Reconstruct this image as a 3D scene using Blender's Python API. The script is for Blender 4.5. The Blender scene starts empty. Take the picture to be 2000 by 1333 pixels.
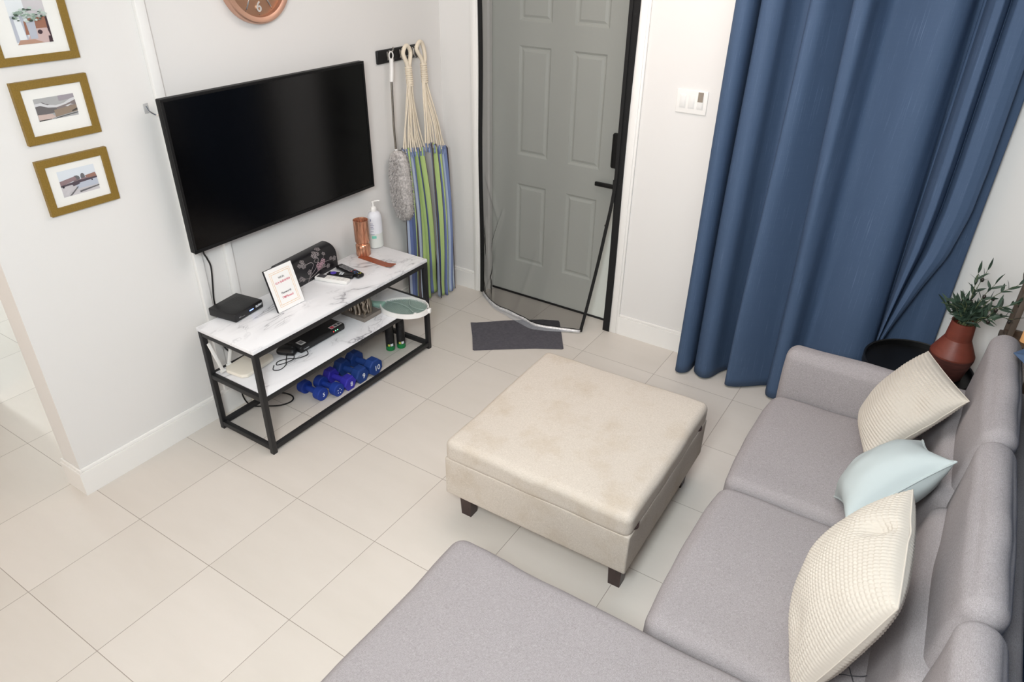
import bpy, bmesh, math, random
import numpy as np
from mathutils import Vector, Matrix, noise
random.seed(7)
D = bpy.data
sc = bpy.context.scene
COL = sc.collection
PI = math.pi
WL = {}          # world location of every object (all roots are unrotated)

# ------------------------------------------------------------------ materials
def srgb(r, g, b):
    f = lambda c: (c/255/12.92) if c/255 <= .04045 else ((c/255+.055)/1.055)**2.4
    return (f(r), f(g), f(b), 1)
def newmat(name):
    m = D.materials.new(name); m.use_nodes = True
    nt = m.node_tree; b = nt.nodes['Principled BSDF']
    return m, nt, b
def nd(nt, t, **kw):
    n = nt.nodes.new(t)
    for k, v in kw.items():
        if k.startswith('i_'): n.inputs[k[2:].replace('_', ' ')].default_value = v
        else: setattr(n, k, v)
    return n
def mth(nt, op, a, b=None, c=None):
    n = nt.nodes.new('ShaderNodeMath'); n.operation = op
    for i, x in enumerate((a, b, c)):
        if x is None: continue
        if hasattr(x, 'links'): nt.links.new(x, n.inputs[i])
        else: n.inputs[i].default_value = x
    return n.outputs[0]
def mat(name, rgb, rough=.5, metal=0, spec=.5, bump=0, scale=60, vary=0, vscale=4, coat=0, emit=0, trans=0, alpha=1, sheen=0, stretch=(1,1,1)):
    m, nt, b = newmat(name)
    col = srgb(*rgb)
    b.inputs['Base Color'].default_value = col
    b.inputs['Roughness'].default_value = rough
    b.inputs['Metallic'].default_value = metal
    b.inputs['Specular IOR Level'].default_value = spec
    b.inputs['Coat Weight'].default_value = coat
    b.inputs['Transmission Weight'].default_value = trans
    b.inputs['Alpha'].default_value = alpha
    b.inputs['Sheen Weight'].default_value = sheen
    if emit:
        b.inputs['Emission Color'].default_value = col; b.inputs['Emission Strength'].default_value = emit
    if bump or vary:
        tc = nd(nt, 'ShaderNodeTexCoord'); mp = nd(nt, 'ShaderNodeMapping')
        mp.inputs['Scale'].default_value = stretch
        nt.links.new(tc.outputs['Object'], mp.inputs[0])
    if bump:
        n = nd(nt, 'ShaderNodeTexNoise', i_Scale=scale, i_Detail=3.0)
        bp = nd(nt, 'ShaderNodeBump', i_Strength=bump, i_Distance=.002)
        nt.links.new(mp.outputs[0], n.inputs['Vector']); nt.links.new(n.outputs['Fac'], bp.inputs['Height'])
        nt.links.new(bp.outputs[0], b.inputs['Normal'])
    if vary:
        n2 = nd(nt, 'ShaderNodeTexNoise', i_Scale=vscale, i_Detail=4.0)
        nt.links.new(mp.outputs[0], n2.inputs['Vector'])
        mx = nd(nt, 'ShaderNodeMix', data_type='RGBA')
        mr = nd(nt, 'ShaderNodeMapRange'); mr.inputs[1].default_value = .3; mr.inputs[2].default_value = .7
        nt.links.new(n2.outputs['Fac'], mr.inputs[0]); nt.links.new(mr.outputs[0], mx.inputs[0])
        mx.inputs[6].default_value = [c*(1-vary) for c in col[:3]]+[1]
        mx.inputs[7].default_value = [min(1, c*(1+vary)) for c in col[:3]]+[1]
        nt.links.new(mx.outputs[2], b.inputs['Base Color'])
    return m
def fabric(name, dark, light, s=420, rough=.95, stain=0, stainc=None, sx=(1, 1, 1)):
    """woven melange cloth: two thread colours mixed by stretched noises"""
    m, nt, b = newmat(name)
    tc = nd(nt, 'ShaderNodeTexCoord')
    outs = []
    for st in ((1, .18, 1), (.18, 1, 1), (1, 1, .2)):
        mp = nd(nt, 'ShaderNodeMapping'); mp.inputs['Scale'].default_value = st
        nt.links.new(tc.outputs['Object'], mp.inputs[0])
        n = nd(nt, 'ShaderNodeTexNoise', i_Scale=s, i_Detail=2.0)
        nt.links.new(mp.outputs[0], n.inputs['Vector']); outs.append(n.outputs['Fac'])
    f = mth(nt, 'ADD', mth(nt, 'ADD', outs[0], outs[1]), outs[2])
    mr = nd(nt, 'ShaderNodeMapRange'); mr.inputs[1].default_value = 1.1; mr.inputs[2].default_value = 1.9
    nt.links.new(f, mr.inputs[0])
    mx = nd(nt, 'ShaderNodeMix', data_type='RGBA')
    mx.inputs[6].default_value = srgb(*dark); mx.inputs[7].default_value = srgb(*light)
    nt.links.new(mr.outputs[0], mx.inputs[0])
    out = mx.outputs[2]
    if stain:
        n = nd(nt, 'ShaderNodeTexNoise', i_Scale=5.0, i_Detail=5.0, i_Roughness=.65)
        nt.links.new(tc.outputs['Object'], n.inputs['Vector'])
        r2 = nd(nt, 'ShaderNodeMapRange'); r2.inputs[1].default_value = .5; r2.inputs[2].default_value = .72; r2.inputs[4].default_value = stain
        nt.links.new(n.outputs['Fac'], r2.inputs[0])
        m2 = nd(nt, 'ShaderNodeMix', data_type='RGBA'); m2.inputs[7].default_value = srgb(*stainc)
        nt.links.new(out, m2.inputs[6]); nt.links.new(r2.outputs[0], m2.inputs[0]); out = m2.outputs[2]
    nt.links.new(out, b.inputs['Base Color'])
    bp = nd(nt, 'ShaderNodeBump', i_Strength=.35, i_Distance=.001)
    nt.links.new(f, bp.inputs['Height']); nt.links.new(bp.outputs[0], b.inputs['Normal'])
    b.inputs['Roughness'].default_value = rough; b.inputs['Specular IOR Level'].default_value = .15
    return m

S = .4572; OX = .735; OY = 6.69
def floor_mat():
    m, nt, b = newmat('porcelain_floor_tile')
    g = nd(nt, 'ShaderNodeNewGeometry'); sp = nd(nt, 'ShaderNodeSeparateXYZ')
    nt.links.new(g.outputs['Position'], sp.inputs[0])
    tx = mth(nt, 'ADD', mth(nt, 'DIVIDE', sp.outputs[0], S), 20-OX)
    ty = mth(nt, 'ADD', mth(nt, 'DIVIDE', sp.outputs[1], S), 20+OY-6)
    fx = mth(nt, 'FRACT', tx); fy = mth(nt, 'FRACT', ty)
    dx = mth(nt, 'SUBTRACT', .5, mth(nt, 'ABSOLUTE', mth(nt, 'SUBTRACT', fx, .5)))
    dy = mth(nt, 'SUBTRACT', .5, mth(nt, 'ABSOLUTE', mth(nt, 'SUBTRACT', fy, .5)))
    d = mth(nt, 'MINIMUM', dx, dy)
    mr = nd(nt, 'ShaderNodeMapRange'); mr.inputs[1].default_value = .0018; mr.inputs[2].default_value = .0036
    nt.links.new(d, mr.inputs[0])
    cb = nd(nt, 'ShaderNodeCombineXYZ')
    nt.links.new(mth(nt, 'FLOOR', tx), cb.inputs[0]); nt.links.new(mth(nt, 'FLOOR', ty), cb.inputs[1])
    wn = nd(nt, 'ShaderNodeTexWhiteNoise'); nt.links.new(cb.outputs[0], wn.inputs['Vector'])
    mp = nd(nt, 'ShaderNodeMapping'); mp.inputs['Scale'].default_value = (1, 3.5, 1)
    ad = nd(nt, 'ShaderNodeVectorMath'); ad.operation = 'ADD'
    nt.links.new(g.outputs['Position'], ad.inputs[0]); nt.links.new(wn.outputs['Color'], ad.inputs[1])
    nt.links.new(ad.outputs[0], mp.inputs[0])
    n = nd(nt, 'ShaderNodeTexNoise', i_Scale=1.6, i_Detail=5.0, i_Roughness=.6)
    nt.links.new(mp.outputs[0], n.inputs['Vector'])
    v = mth(nt, 'ADD', mth(nt, 'MULTIPLY', n.outputs['Fac'], .8), mth(nt, 'MULTIPLY', wn.outputs['Value'], .25))
    r2 = nd(nt, 'ShaderNodeMapRange'); r2.inputs[1].default_value = .25; r2.inputs[2].default_value = .8
    nt.links.new(v, r2.inputs[0])
    mx = nd(nt, 'ShaderNodeMix', data_type='RGBA')
    mx.inputs[6].default_value = srgb(206, 199, 190); mx.inputs[7].default_value = srgb(215, 208, 200)
    nt.links.new(r2.outputs[0], mx.inputs[0])
    m2 = nd(nt, 'ShaderNodeMix', data_type='RGBA'); m2.inputs[6].default_value = srgb(154, 144, 134)
    nt.links.new(mr.outputs[0], m2.inputs[0]); nt.links.new(mx.outputs[2], m2.inputs[7])
    nt.links.new(m2.outputs[2], b.inputs['Base Color'])
    b.inputs['Roughness'].default_value = .38; b.inputs['Specular IOR Level'].default_value = .4
    bp = nd(nt, 'ShaderNodeBump', i_Strength=.4, i_Distance=.001)
    nt.links.new(mr.outputs[0], bp.inputs['Height']); nt.links.new(bp.outputs[0], b.inputs['Normal'])
    return m
def marble_mat():
    m, nt, b = newmat('white_marble_laminate')
    tc = nd(nt, 'ShaderNodeNewGeometry')
    mp = nd(nt, 'ShaderNodeMapping'); mp.inputs['Rotation'].default_value = (0, 0, .7)
    mp.inputs['Scale'].default_value = (1.5, .8, 1)
    nt.links.new(tc.outputs['Position'], mp.inputs[0])
    def vein(scale, w, off, seed):
        n = nd(nt, 'ShaderNodeTexNoise', i_Scale=scale, i_Detail=4.5, i_Roughness=.6, i_Distortion=1.0)
        a = nd(nt, 'ShaderNodeVectorMath'); a.operation = 'ADD'; a.inputs[1].default_value = (seed, seed*2, 0)
        nt.links.new(mp.outputs[0], a.inputs[0]); nt.links.new(a.outputs[0], n.inputs['Vector'])
        d = mth(nt, 'ABSOLUTE', mth(nt, 'SUBTRACT', n.outputs['Fac'], off))
        r = nd(nt, 'ShaderNodeMapRange'); r.inputs[1].default_value = 0; r.inputs[2].default_value = w
        r.inputs[3].default_value = 1; r.inputs[4].default_value = 0
        nt.links.new(d, r.inputs[0]); return r.outputs[0]
    mk = nd(nt, 'ShaderNodeTexNoise', i_Scale=4.0, i_Detail=2.0); nt.links.new(mp.outputs[0], mk.inputs['Vector'])
    mk2 = nd(nt, 'ShaderNodeMapRange'); mk2.inputs[1].default_value = .42; mk2.inputs[2].default_value = .62
    nt.links.new(mk.outputs['Fac'], mk2.inputs[0])
    v1 = mth(nt, 'MULTIPLY', vein(1.5, .008, .5, 3.1), mk2.outputs[0])
    v2 = mth(nt, 'MULTIPLY', vein(1.5, .07, .5, 3.1), mth(nt, 'MULTIPLY', mk2.outputs[0], .22))
    v3 = mth(nt, 'MULTIPLY', vein(2.6, .012, .47, 9.7), mth(nt, 'MULTIPLY', mk2.outputs[0], .3))
    f = mth(nt, 'MINIMUM', mth(nt, 'ADD', mth(nt, 'ADD', mth(nt, 'MULTIPLY', v1, .65), v2), v3), .8)
    mx = nd(nt, 'ShaderNodeMix', data_type='RGBA')
    mx.inputs[6].default_value = srgb(240, 240, 242); mx.inputs[7].default_value = srgb(105, 104, 112)
    nt.links.new(f, mx.inputs[0]); nt.links.new(mx.outputs[2], b.inputs['Base Color'])
    b.inputs['Roughness'].default_value = .3
    return m
def mesh_screen_mat():
    m, nt, b = newmat('black_insect_mesh')
    tr = nd(nt, 'ShaderNodeBsdfTransparent'); tr.inputs[0].default_value = (1, 1, 1, 1)
    df = nd(nt, 'ShaderNodeBsdfDiffuse'); df.inputs[0].default_value = srgb(30, 30, 29)
    lw = nd(nt, 'ShaderNodeLayerWeight', i_Blend=.25)
    r = nd(nt, 'ShaderNodeMapRange'); r.inputs[3].default_value = .36; r.inputs[4].default_value = .8
    nt.links.new(lw.outputs['Facing'], r.inputs[0])
    mx = nd(nt, 'ShaderNodeMixShader')
    nt.links.new(r.outputs[0], mx.inputs[0]); nt.links.new(tr.outputs[0], mx.inputs[1]); nt.links.new(df.outputs[0], mx.inputs[2])
    nt.links.new(mx.outputs[0], nt.nodes['Material Output'].inputs[0])
    return m
def clear_film_mat(name, op=.25, col=(205, 208, 215)):
    m, nt, b = newmat(name)
    tr = nd(nt, 'ShaderNodeBsdfTransparent')
    gl = nd(nt, 'ShaderNodeBsdfPrincipled'); gl.inputs['Base Color'].default_value = srgb(*col); gl.inputs['Roughness'].default_value = .2
    mx = nd(nt, 'ShaderNodeMixShader'); mx.inputs[0].default_value = op
    nt.links.new(tr.outputs[0], mx.inputs[1]); nt.links.new(gl.outputs[0], mx.inputs[2])
    nt.links.new(mx.outputs[0], nt.nodes['Material Output'].inputs[0])
    return m
def curtain_mat():
    m, nt, b = newmat('blue_slub_curtain')
    tc = nd(nt, 'ShaderNodeUVMap')
    mp = nd(nt, 'ShaderNodeMapping'); mp.inputs['Scale'].default_value = (130, 9, 1)
    nt.links.new(tc.outputs[0], mp.inputs[0])
    n = nd(nt, 'ShaderNodeTexNoise', i_Scale=1.0, i_Detail=4.0, i_Roughness=.7)
    nt.links.new(mp.outputs[0], n.inputs['Vector'])
    r = nd(nt, 'ShaderNodeMapRange'); r.inputs[1].default_value = .58; r.inputs[2].default_value = .7
    nt.links.new(n.outputs['Fac'], r.inputs[0])
    mp2 = nd(nt, 'ShaderNodeMapping'); mp2.inputs['Scale'].default_value = (2, 300, 1)
    nt.links.new(tc.outputs[0], mp2.inputs[0])
    n2 = nd(nt, 'ShaderNodeTexNoise', i_Scale=1.5, i_Detail=2.0); nt.links.new(mp2.outputs[0], n2.inputs['Vector'])
    mx = nd(nt, 'ShaderNodeMix', data_type='RGBA')
    mx.inputs[6].default_value = srgb(65, 84, 111); mx.inputs[7].default_value = srgb(96, 114, 142)
    nt.links.new(mth(nt, 'ADD', mth(nt, 'MULTIPLY', r.outputs[0], .75), mth(nt, 'MULTIPLY', n2.outputs['Fac'], .12)), mx.inputs[0])
    nt.links.new(mx.outputs[2], b.inputs['Base Color'])
    b.inputs['Roughness'].default_value = .72; b.inputs['Specular IOR Level'].default_value = .25
    return m
def stripe_mat(name, cols, positions):
    m, nt, b = newmat(name)
    uv = nd(nt, 'ShaderNodeUVMap'); sp = nd(nt, 'ShaderNodeSeparateXYZ'); nt.links.new(uv.outputs[0], sp.inputs[0])
    cr = nd(nt, 'ShaderNodeValToRGB'); cr.color_ramp.interpolation = 'CONSTANT'
    el = cr.color_ramp.elements
    while len(el) < len(cols): el.new(.5)
    for e, p, c in zip(el, positions, cols): e.position = p; e.color = srgb(*c)
    nt.links.new(mth(nt, 'FRACT', mth(nt, 'MULTIPLY', sp.outputs[0], 1.0)), cr.inputs[0])
    nt.links.new(cr.outputs[0], b.inputs['Base Color']); b.inputs['Roughness'].default_value = .9
    b.inputs['Specular IOR Level'].default_value = .1
    return m

M = dict(
    wall=mat('white_wall_paint', (226, 224, 221), .75, bump=.04, scale=180, spec=.25),
    trim=mat('white_gloss_trim', (238, 236, 232), .4),
    ceil=mat('white_ceiling_paint', (240, 239, 236), .9),
    floor=floor_mat(), marble=marble_mat(),
    black=mat('black_steel', (24, 24, 26), .5, bump=.05, scale=300),
    blackp=mat('black_plastic', (14, 14, 16), .42),
    blackg=mat('black_gloss_screen', (3, 3, 4), .16, spec=.35),
    bezel=mat('black_tv_bezel', (9, 9, 10), .5, spec=.3),
    gold=mat('brass_gold_frame', (140, 112, 48), .5, metal=.25, vary=.12, vscale=40, stretch=(1, 6, 6)),
    matb=mat('white_mat_board', (232, 231, 226), .85),
    copper=mat('rose_copper', (206, 165, 144), .36, metal=.85),
    copperd=mat('brushed_copper_dial', (182, 142, 116), .42, metal=.85, bump=.1, scale=90, stretch=(1, 8, 1)),
    chrome=mat('chrome', (205, 203, 200), .12, metal=1),
    steel=mat('stainless_steel', (165, 160, 152), .25, metal=1),
    sculpt=mat('antique_silver', (158, 148, 136), .3, metal=1, bump=.9, scale=45),
    plinth=mat('brushed_pewter', (150, 142, 134), .45, metal=.7),
    door=mat('pale_mint_door_paint', (225, 228, 221), .45),
    rubber=mat('black_door_seal', (18, 18, 18), .7),
    screen=mesh_screen_mat(), film=clear_film_mat('clear_plastic_strip', .22), silver=mat('silver_foil_tape', (222, 220, 220), .4, metal=.35, bump=1, scale=90, vary=.25, vscale=70),
    tape=mat('black_fabric_tape', (14, 14, 14), .85),
    sofa=fabric('grey_melange_upholstery', (134, 128, 128), (167, 161, 162), 650),
    otto=fabric('beige_linen_upholstery', (184, 174, 162), (209, 200, 189), 600, stain=.4, stainc=(168, 149, 122)),
    wood=mat('espresso_wood', (52, 36, 34), .4, vary=.2, vscale=20, stretch=(6, 6, 1)),
    curtain=curtain_mat(),
    cream=mat('cream_popcorn_corduroy', (192, 184, 173), .95, spec=.1, bump=.15, scale=300),
    mint=mat('pale_mint_cotton', (180, 189, 189), .85, spec=.15, bump=.1, scale=500),
    white=mat('white_plastic', (236, 234, 230), .35),
    ivory=mat('ivory_plastic', (236, 229, 215), .4),
    rope=mat('cream_cotton_rope', (228, 216, 196), .95, spec=.1, bump=.5, scale=220),
    fluff=mat('grey_microfibre', (190, 185, 182), .95, spec=.05, vary=.35, vscale=90),
    terra=mat('terracotta_glaze', (112, 52, 38), .5, bump=.12, scale=50, vary=.15, vscale=9, stretch=(1, 1, 4)),
    leaf=mat('olive_leaf', (54, 72, 58), .5, vary=.35, vscale=25, spec=.4),
    twig=mat('olive_twig', (92, 100, 66), .7), olive=mat('ripe_olive', (44, 38, 34), .3),
    brown=mat('dark_walnut', (84, 70, 58), .55, vary=.2, vscale=14, stretch=(1, 1, .2)),
    glass=mat('clear_glass', (245, 245, 245), .05, trans=1, spec=.5),
    wax=mat('lit_candle_wax', (240, 180, 120), .5, emit=.25),
    tray=mat('black_tray_lacquer', (8, 8, 9), .45),
    matrug=mat('charcoal_door_mat', (90, 88, 94), .95, spec=.1, bump=.8, scale=500, vary=.12, vscale=60),
    blue1=mat('blue_neoprene', (22, 56, 146), .6, bump=.06, scale=300), blue2=mat('violet_blue_neoprene', (52, 46, 168), .6, bump=.06, scale=300),
    blue3=mat('navy_blue_neoprene', (24, 60, 128), .6, bump=.06, scale=300),
    wprint=mat('white_print', (235, 238, 242), .6), greenc=mat('green_cap', (6, 132, 68), .4),
    canb=mat('black_printed_can', (26, 26, 28), .4, vary=.6, vscale=70),
    yell=mat('yellow_print', (205, 210, 90), .6), pur=mat('purple_button', (86, 66, 176), .45),
    sage=mat('sage_green_plastic', (160, 196, 180), .45), racketm=mat('racket_wire_grid', (158, 176, 168), .5, metal=.2),
    bluled=mat('blue_led', (120, 150, 255), .5, emit=4), redled=mat('red_led', (255, 60, 50), .5, emit=4), grnled=mat('green_led', (120, 255, 170), .5, emit=4),
    grey=mat('grey_print', (150, 150, 152), .6), dgrey=mat('dark_grey_print', (70, 70, 74), .6), red=mat('red_print', (200, 60, 80), .6),
    pink=mat('pink_blossom', (196, 160, 170), .7), petal=mat('grey_blossom', (150, 142, 142), .7), orange=mat('orange_line', (232, 192, 140), .7), coral=mat('pink_ink', (206, 92, 110), .7),
    teal=mat('teal_label', (120, 200, 178), .6), navy=mat('navy_ink', (132, 134, 160), .6),
    lotion=mat('frosted_bottle', (226, 227, 232), .35, spec=.4), lotion2=mat('milky_liquid', (214, 217, 212), .35),
    copglass=mat('copper_mercury_glass', (204, 148, 118), .26, metal=.7, vary=.45, vscale=60, stretch=(3, 3, .3)),
    incense=mat('red_brown_wood', (146, 74, 44), .45, vary=.2, vscale=20, stretch=(1, 8, 1)),
    cable=mat('black_cable', (12, 12, 12), .5), trunk=mat('white_pvc_trunking', (232, 231, 228), .45),
    boxb=mat('black_lacquer', (22, 21, 25), .32),
    brass=mat('brushed_tin', (150, 140, 128), .5, metal=.3),
    hall=mat('hall_wall_paint', (232, 232, 230), .8),
)

# ------------------------------------------------------------------ geometry helpers
def bm_(): return bmesh.new()
def obj(name, bm, material, parent=None, sharp=40, loc=None, smooth=True, solid=0, subsurf=0, label=None):
    """link one mesh object; bm is in world coordinates, its origin goes to its thing's base"""
    o_w = WL[parent.name] if parent else (Vector(loc) if loc is not None else Vector((0, 0, 0)))
    if isinstance(bm, bmesh.types.BMesh):
        bmesh.ops.translate(bm, verts=bm.verts, vec=-o_w)
        bmesh.ops.recalc_face_normals(bm, faces=bm.faces)
        me = D.meshes.new(name); bm.to_mesh(me); bm.free()
    else:
        me = bm
        me.transform(Matrix.Translation(-o_w))
    ms = material if isinstance(material, (list, tuple)) else [material]
    for m in ms: me.materials.append(m)
    if smooth:
        me.polygons.foreach_set('use_smooth', [True]*len(me.polygons))
        me.set_sharp_from_angle(angle=math.radians(sharp))
    o = D.objects.new(name, me); COL.objects.link(o)
    if parent: o.parent = parent
    else: o.location = o_w
    WL[o.name] = o_w
    if solid:
        md = o.modifiers.new('thickness', 'SOLIDIFY'); md.thickness = solid; md.offset = 0
    if subsurf:
        md = o.modifiers.new('smooth', 'SUBSURF'); md.levels = subsurf; md.render_levels = subsurf
    if label: o['label'] = label
    return o
def thing(name, label, cat, loc, group=None):
    o = D.objects.new(name, None); COL.objects.link(o); o.empty_display_size = .05
    o.location = loc; WL[o.name] = Vector(loc)
    return tag(o, label, cat, group)
def tag(o, label, cat, group=None):
    o['label'] = label; o['category'] = cat
    if group: o['group'] = group
    return o
def struct(name, bm, m, **k):
    o = obj(name, bm, m, **k); o['kind'] = 'structure'; return o
def box(bm, x0, x1, y0, y1, z0, z1, bevel=0, mtx=None, seg=2):
    r = bmesh.ops.create_cube(bm, size=1)
    vs = r['verts']
    bmesh.ops.scale(bm, verts=vs, vec=(x1-x0, y1-y0, z1-z0))
    bmesh.ops.translate(bm, verts=vs, vec=((x0+x1)/2, (y0+y1)/2, (z0+z1)/2))
    if bevel:
        es = {e for v in vs for e in v.link_edges}
        r2 = bmesh.ops.bevel(bm, geom=list(es), offset=bevel, segments=seg, affect='EDGES', profile=.5)
        vs = list({v for f in r2['faces'] for v in f.verts} | {v for v in vs if v.is_valid})
        vs = [v for v in vs if v.is_valid]
        isl = set(vs); st = list(vs)
        while st:
            v = st.pop()
            for e in v.link_edges:
                w = e.other_vert(v)
                if w not in isl: isl.add(w); st.append(w)
        vs = list(isl)
    if mtx is not None: bmesh.ops.transform(bm, matrix=mtx, verts=vs)
    return vs
def frame_mtx(o, ux, uy, uz=None):
    ux = Vector(ux).normalized(); uy = Vector(uy); uy = (uy-ux*uy.dot(ux)).normalized()
    uz = ux.cross(uy)
    m = Matrix((ux, uy, uz)).transposed().to_4x4(); m.translation = Vector(o); return m
def rotz(c, a):
    return Matrix.Translation(Vector(c)) @ Matrix.Rotation(a, 4, 'Z')
def lathe(bm, prof, c=(0, 0, 0), seg=32, mtx=None, ribs=0, ribd=0, caps=True):
    base = mtx if mtx is not None else Matrix.Translation(Vector(c))
    rings = []
    for r, z in prof:
        if r < 1e-6: rings.append([bm.verts.new(base @ Vector((0, 0, z)))]); continue
        rr = lambda a: r*(1+ribd*(math.cos(a*ribs))) if ribs else r
        rings.append([bm.verts.new(base @ Vector((rr(2*PI*i/seg)*math.cos(2*PI*i/seg), rr(2*PI*i/seg)*math.sin(2*PI*i/seg), z))) for i in range(seg)])
    for a, b in zip(rings, rings[1:]):
        for i in range(seg):
            j = (i+1) % seg
            if len(a) == 1 and len(b) == 1: continue
            if len(a) == 1: bm.faces.new((a[0], b[i], b[j]))
            elif len(b) == 1: bm.faces.new((a[i], a[j], b[0]))
            else: bm.faces.new((a[i], a[j], b[j], b[i]))
    if caps:
        if len(rings[0]) > 1: bm.faces.new(list(reversed(rings[0])))
        if len(rings[-1]) > 1: bm.faces.new(rings[-1])
def smooth_path(pts, n=8, closed=False):
    P = [Vector(p) for p in pts]; out = []
    N = len(P)
    rng = range(N if closed else N-1)
    for i in rng:
        p0 = P[(i-1) % N] if closed or i > 0 else P[i]*2-P[i+1]
        p1 = P[i]; p2 = P[(i+1) % N]
        p3 = P[(i+2) % N] if closed or i+2 < N else P[i+1]*2-P[i]
        for k in range(n):
            t = k/n
            out.append(.5*((2*p1)+(-p0+p2)*t+(2*p0-5*p1+4*p2-p3)*t*t+(-p0+3*p1-3*p2+p3)*t**3))
    if not closed: out.append(P[-1])
    return out
def tube(bm, pts, r, seg=8, closed=False, caps=True):
    P = [Vector(p) for p in pts]; N = len(P)
    rad = r if callable(r) else (lambda t: r)
    up = None; rings = []
    for i in range(N):
        a = P[(i-1) % N] if (closed or i > 0) else P[0]
        b = P[(i+1) % N] if (closed or i < N-1) else P[-1]
        t = (b-a)
        t = t.normalized() if t.length > 1e-9 else Vector((0, 0, 1))
        if up is None:
            up = t.orthogonal().normalized()
        up = (up-t*up.dot(t)); up = up.normalized() if up.length > 1e-6 else t.orthogonal().normalized()
        s = t.cross(up); q = rad(i/(N-1))
        rings.append([bm.verts.new(P[i]+(up*math.cos(2*PI*k/seg)+s*math.sin(2*PI*k/seg))*q) for k in range(seg)])
    pairs = list(zip(rings, rings[1:]))+([(rings[-1], rings[0])] if closed else [])
    for A, B in pairs:
        for k in range(seg):
            bm.faces.new((A[k], A[(k+1) % seg], B[(k+1) % seg], B[k]))
    if caps and not closed:
        bm.faces.new(list(reversed(rings[0]))); bm.faces.new(rings[-1])
def prism(bm, poly, mtx, depth):
    """2-D polygon in the frame's x,y plane, thickened along its z"""
    a = [bm.verts.new(mtx @ Vector((x, y, 0))) for x, y in poly]
    b = [bm.verts.new(mtx @ Vector((x, y, depth))) for x, y in poly]
    bm.faces.new(list(reversed(a))); bm.faces.new(b)
    for i in range(len(a)):
        j = (i+1) % len(a); bm.faces.new((a[i], a[j], b[j], b[i]))
def softbox(bm, c, h, r, puff=(0, 0, 0), n=10, k=4, mtx=None, wob=0, wfreq=6, shape=None):
    """upholstery block: rounded box with crowned faces and gentle unevenness"""
    h = Vector(h); r = min(r, min(h)*.999)
    def samples(hh):
        s = [-hh+r*(1-math.cos(PI/2*i/k)) if False else -hh+r*i/k for i in range(k)]
        m = [-(hh-r)+2*(hh-r)*i/n for i in range(n+1)]
        return s+m+[-x for x in reversed(s)]
    vd = {}
    base = mtx if mtx is not None else Matrix.Translation(Vector(c))
    def vert(p):
        key = (round(p[0], 6), round(p[1], 6), round(p[2], 6))
        if key in vd: return vd[key]
        P = Vector(p)
        inner = Vector([max(-(h[i]-r), min(h[i]-r, P[i])) for i in range(3)])
        d = P-inner
        q = inner+d.normalized()*r if d.length > 1e-9 else P.copy()
        u = [P[i]/h[i] for i in range(3)]
        for a in range(3):
            if puff[a]:
                b1, b2 = [(1, 2), (0, 2), (0, 1)][a]
                q[a] += puff[a]*u[a]*(1-u[b1]**2)*(1-u[b2]**2)
        if shape: q = shape(q, u)
        if wob:
            nv = noise.noise_vector(Vector(q)*wfreq+Vector(c if c else (0, 0, 0)))
            q += nv*wob
        v = bm.verts.new(base @ q); vd[key] = v; return v
    S3 = [samples(h[i]) for i in range(3)]
    for a in range(3):
        b1, b2 = [(1, 2), (2, 0), (0, 1)][a]
        for sgn in (-1, 1):
            for i in range(len(S3[b1])-1):
                for j in range(len(S3[b2])-1):
                    q = []
                    for di, dj in ((0, 0), (1, 0), (1, 1), (0, 1)):
                        p = [0, 0, 0]; p[a] = sgn*h[a]; p[b1] = S3[b1][i+di]; p[b2] = S3[b2][j+dj]
                        q.append(vert(p))
                    if len(set(q)) == 4:
                        bm.faces.new(q if sgn > 0 else list(reversed(q)))
def gridmesh(name, nu, nv, f, uvf=None, closed_u=False):
    vs = []; uvs = []
    for j in range(nv+1):
        for i in range(nu+1):
            u, v = i/nu, j/nv
            vs.append(tuple(f(u, v))); uvs.append(uvf(u, v) if uvf else (u, v))
    fs = [(j*(nu+1)+i, j*(nu+1)+i+1, (j+1)*(nu+1)+i+1, (j+1)*(nu+1)+i) for j in range(nv) for i in range(nu)]
    me = D.meshes.new(name); me.from_pydata(vs, [], fs)
    ul = me.uv_layers.new(name='UVMap')
    flat = []
    for fc in fs:
        for vi in fc: flat += uvs[vi]
    ul.data.foreach_set('uv', flat)
    me.update(); return me
def interp(pts, t):
    """point at fraction t (by index length) of a polyline"""
    n = len(pts)-1; x = min(max(t, 0), 1)*n; i = min(int(x), n-1); f = x-i
    return [a+(b-a)*f for a, b in zip(pts[i], pts[i+1])]
def text_mesh(txt, size, mtx, depth=.0003, align='CENTER', bold=0):
    cu = D.curves.new('t', 'FONT'); cu.body = txt; cu.size = size; cu.extrude = depth; cu.align_x = align; cu.align_y = 'CENTER'
    cu.offset = bold
    o = D.objects.new('t', cu); COL.objects.link(o)
    dg = bpy.context.evaluated_depsgraph_get(); dg.update()
    me = D.meshes.new_from_object(o.evaluated_get(dg)); D.objects.remove(o); D.curves.remove(cu)
    me.transform(mtx); return me
def add_mesh(bm, me):
    bm.from_mesh(me); D.meshes.remove(me)
def poly_layers(polys, mtx, step=.0002):
    """flat printed picture: list of (material index, polygon) painted in order, each a hair above the last"""
    bm = bm_()
    for k, (mi, poly) in enumerate(polys):
        f = bm.faces.new([bm.verts.new(mtx @ Vector((x, y, step*(k+1)))) for x, y in poly]); f.material_index = mi
    return bm
def rect(x0, x1, y0, y1): return [(x0, y0), (x1, y0), (x1, y1), (x0, y1)]
def disc(cx, cy, r, n=12, ry=None): return [(cx+r*math.cos(2*PI*i/n), cy+(ry or r)*math.sin(2*PI*i/n)) for i in range(n)]
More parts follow.
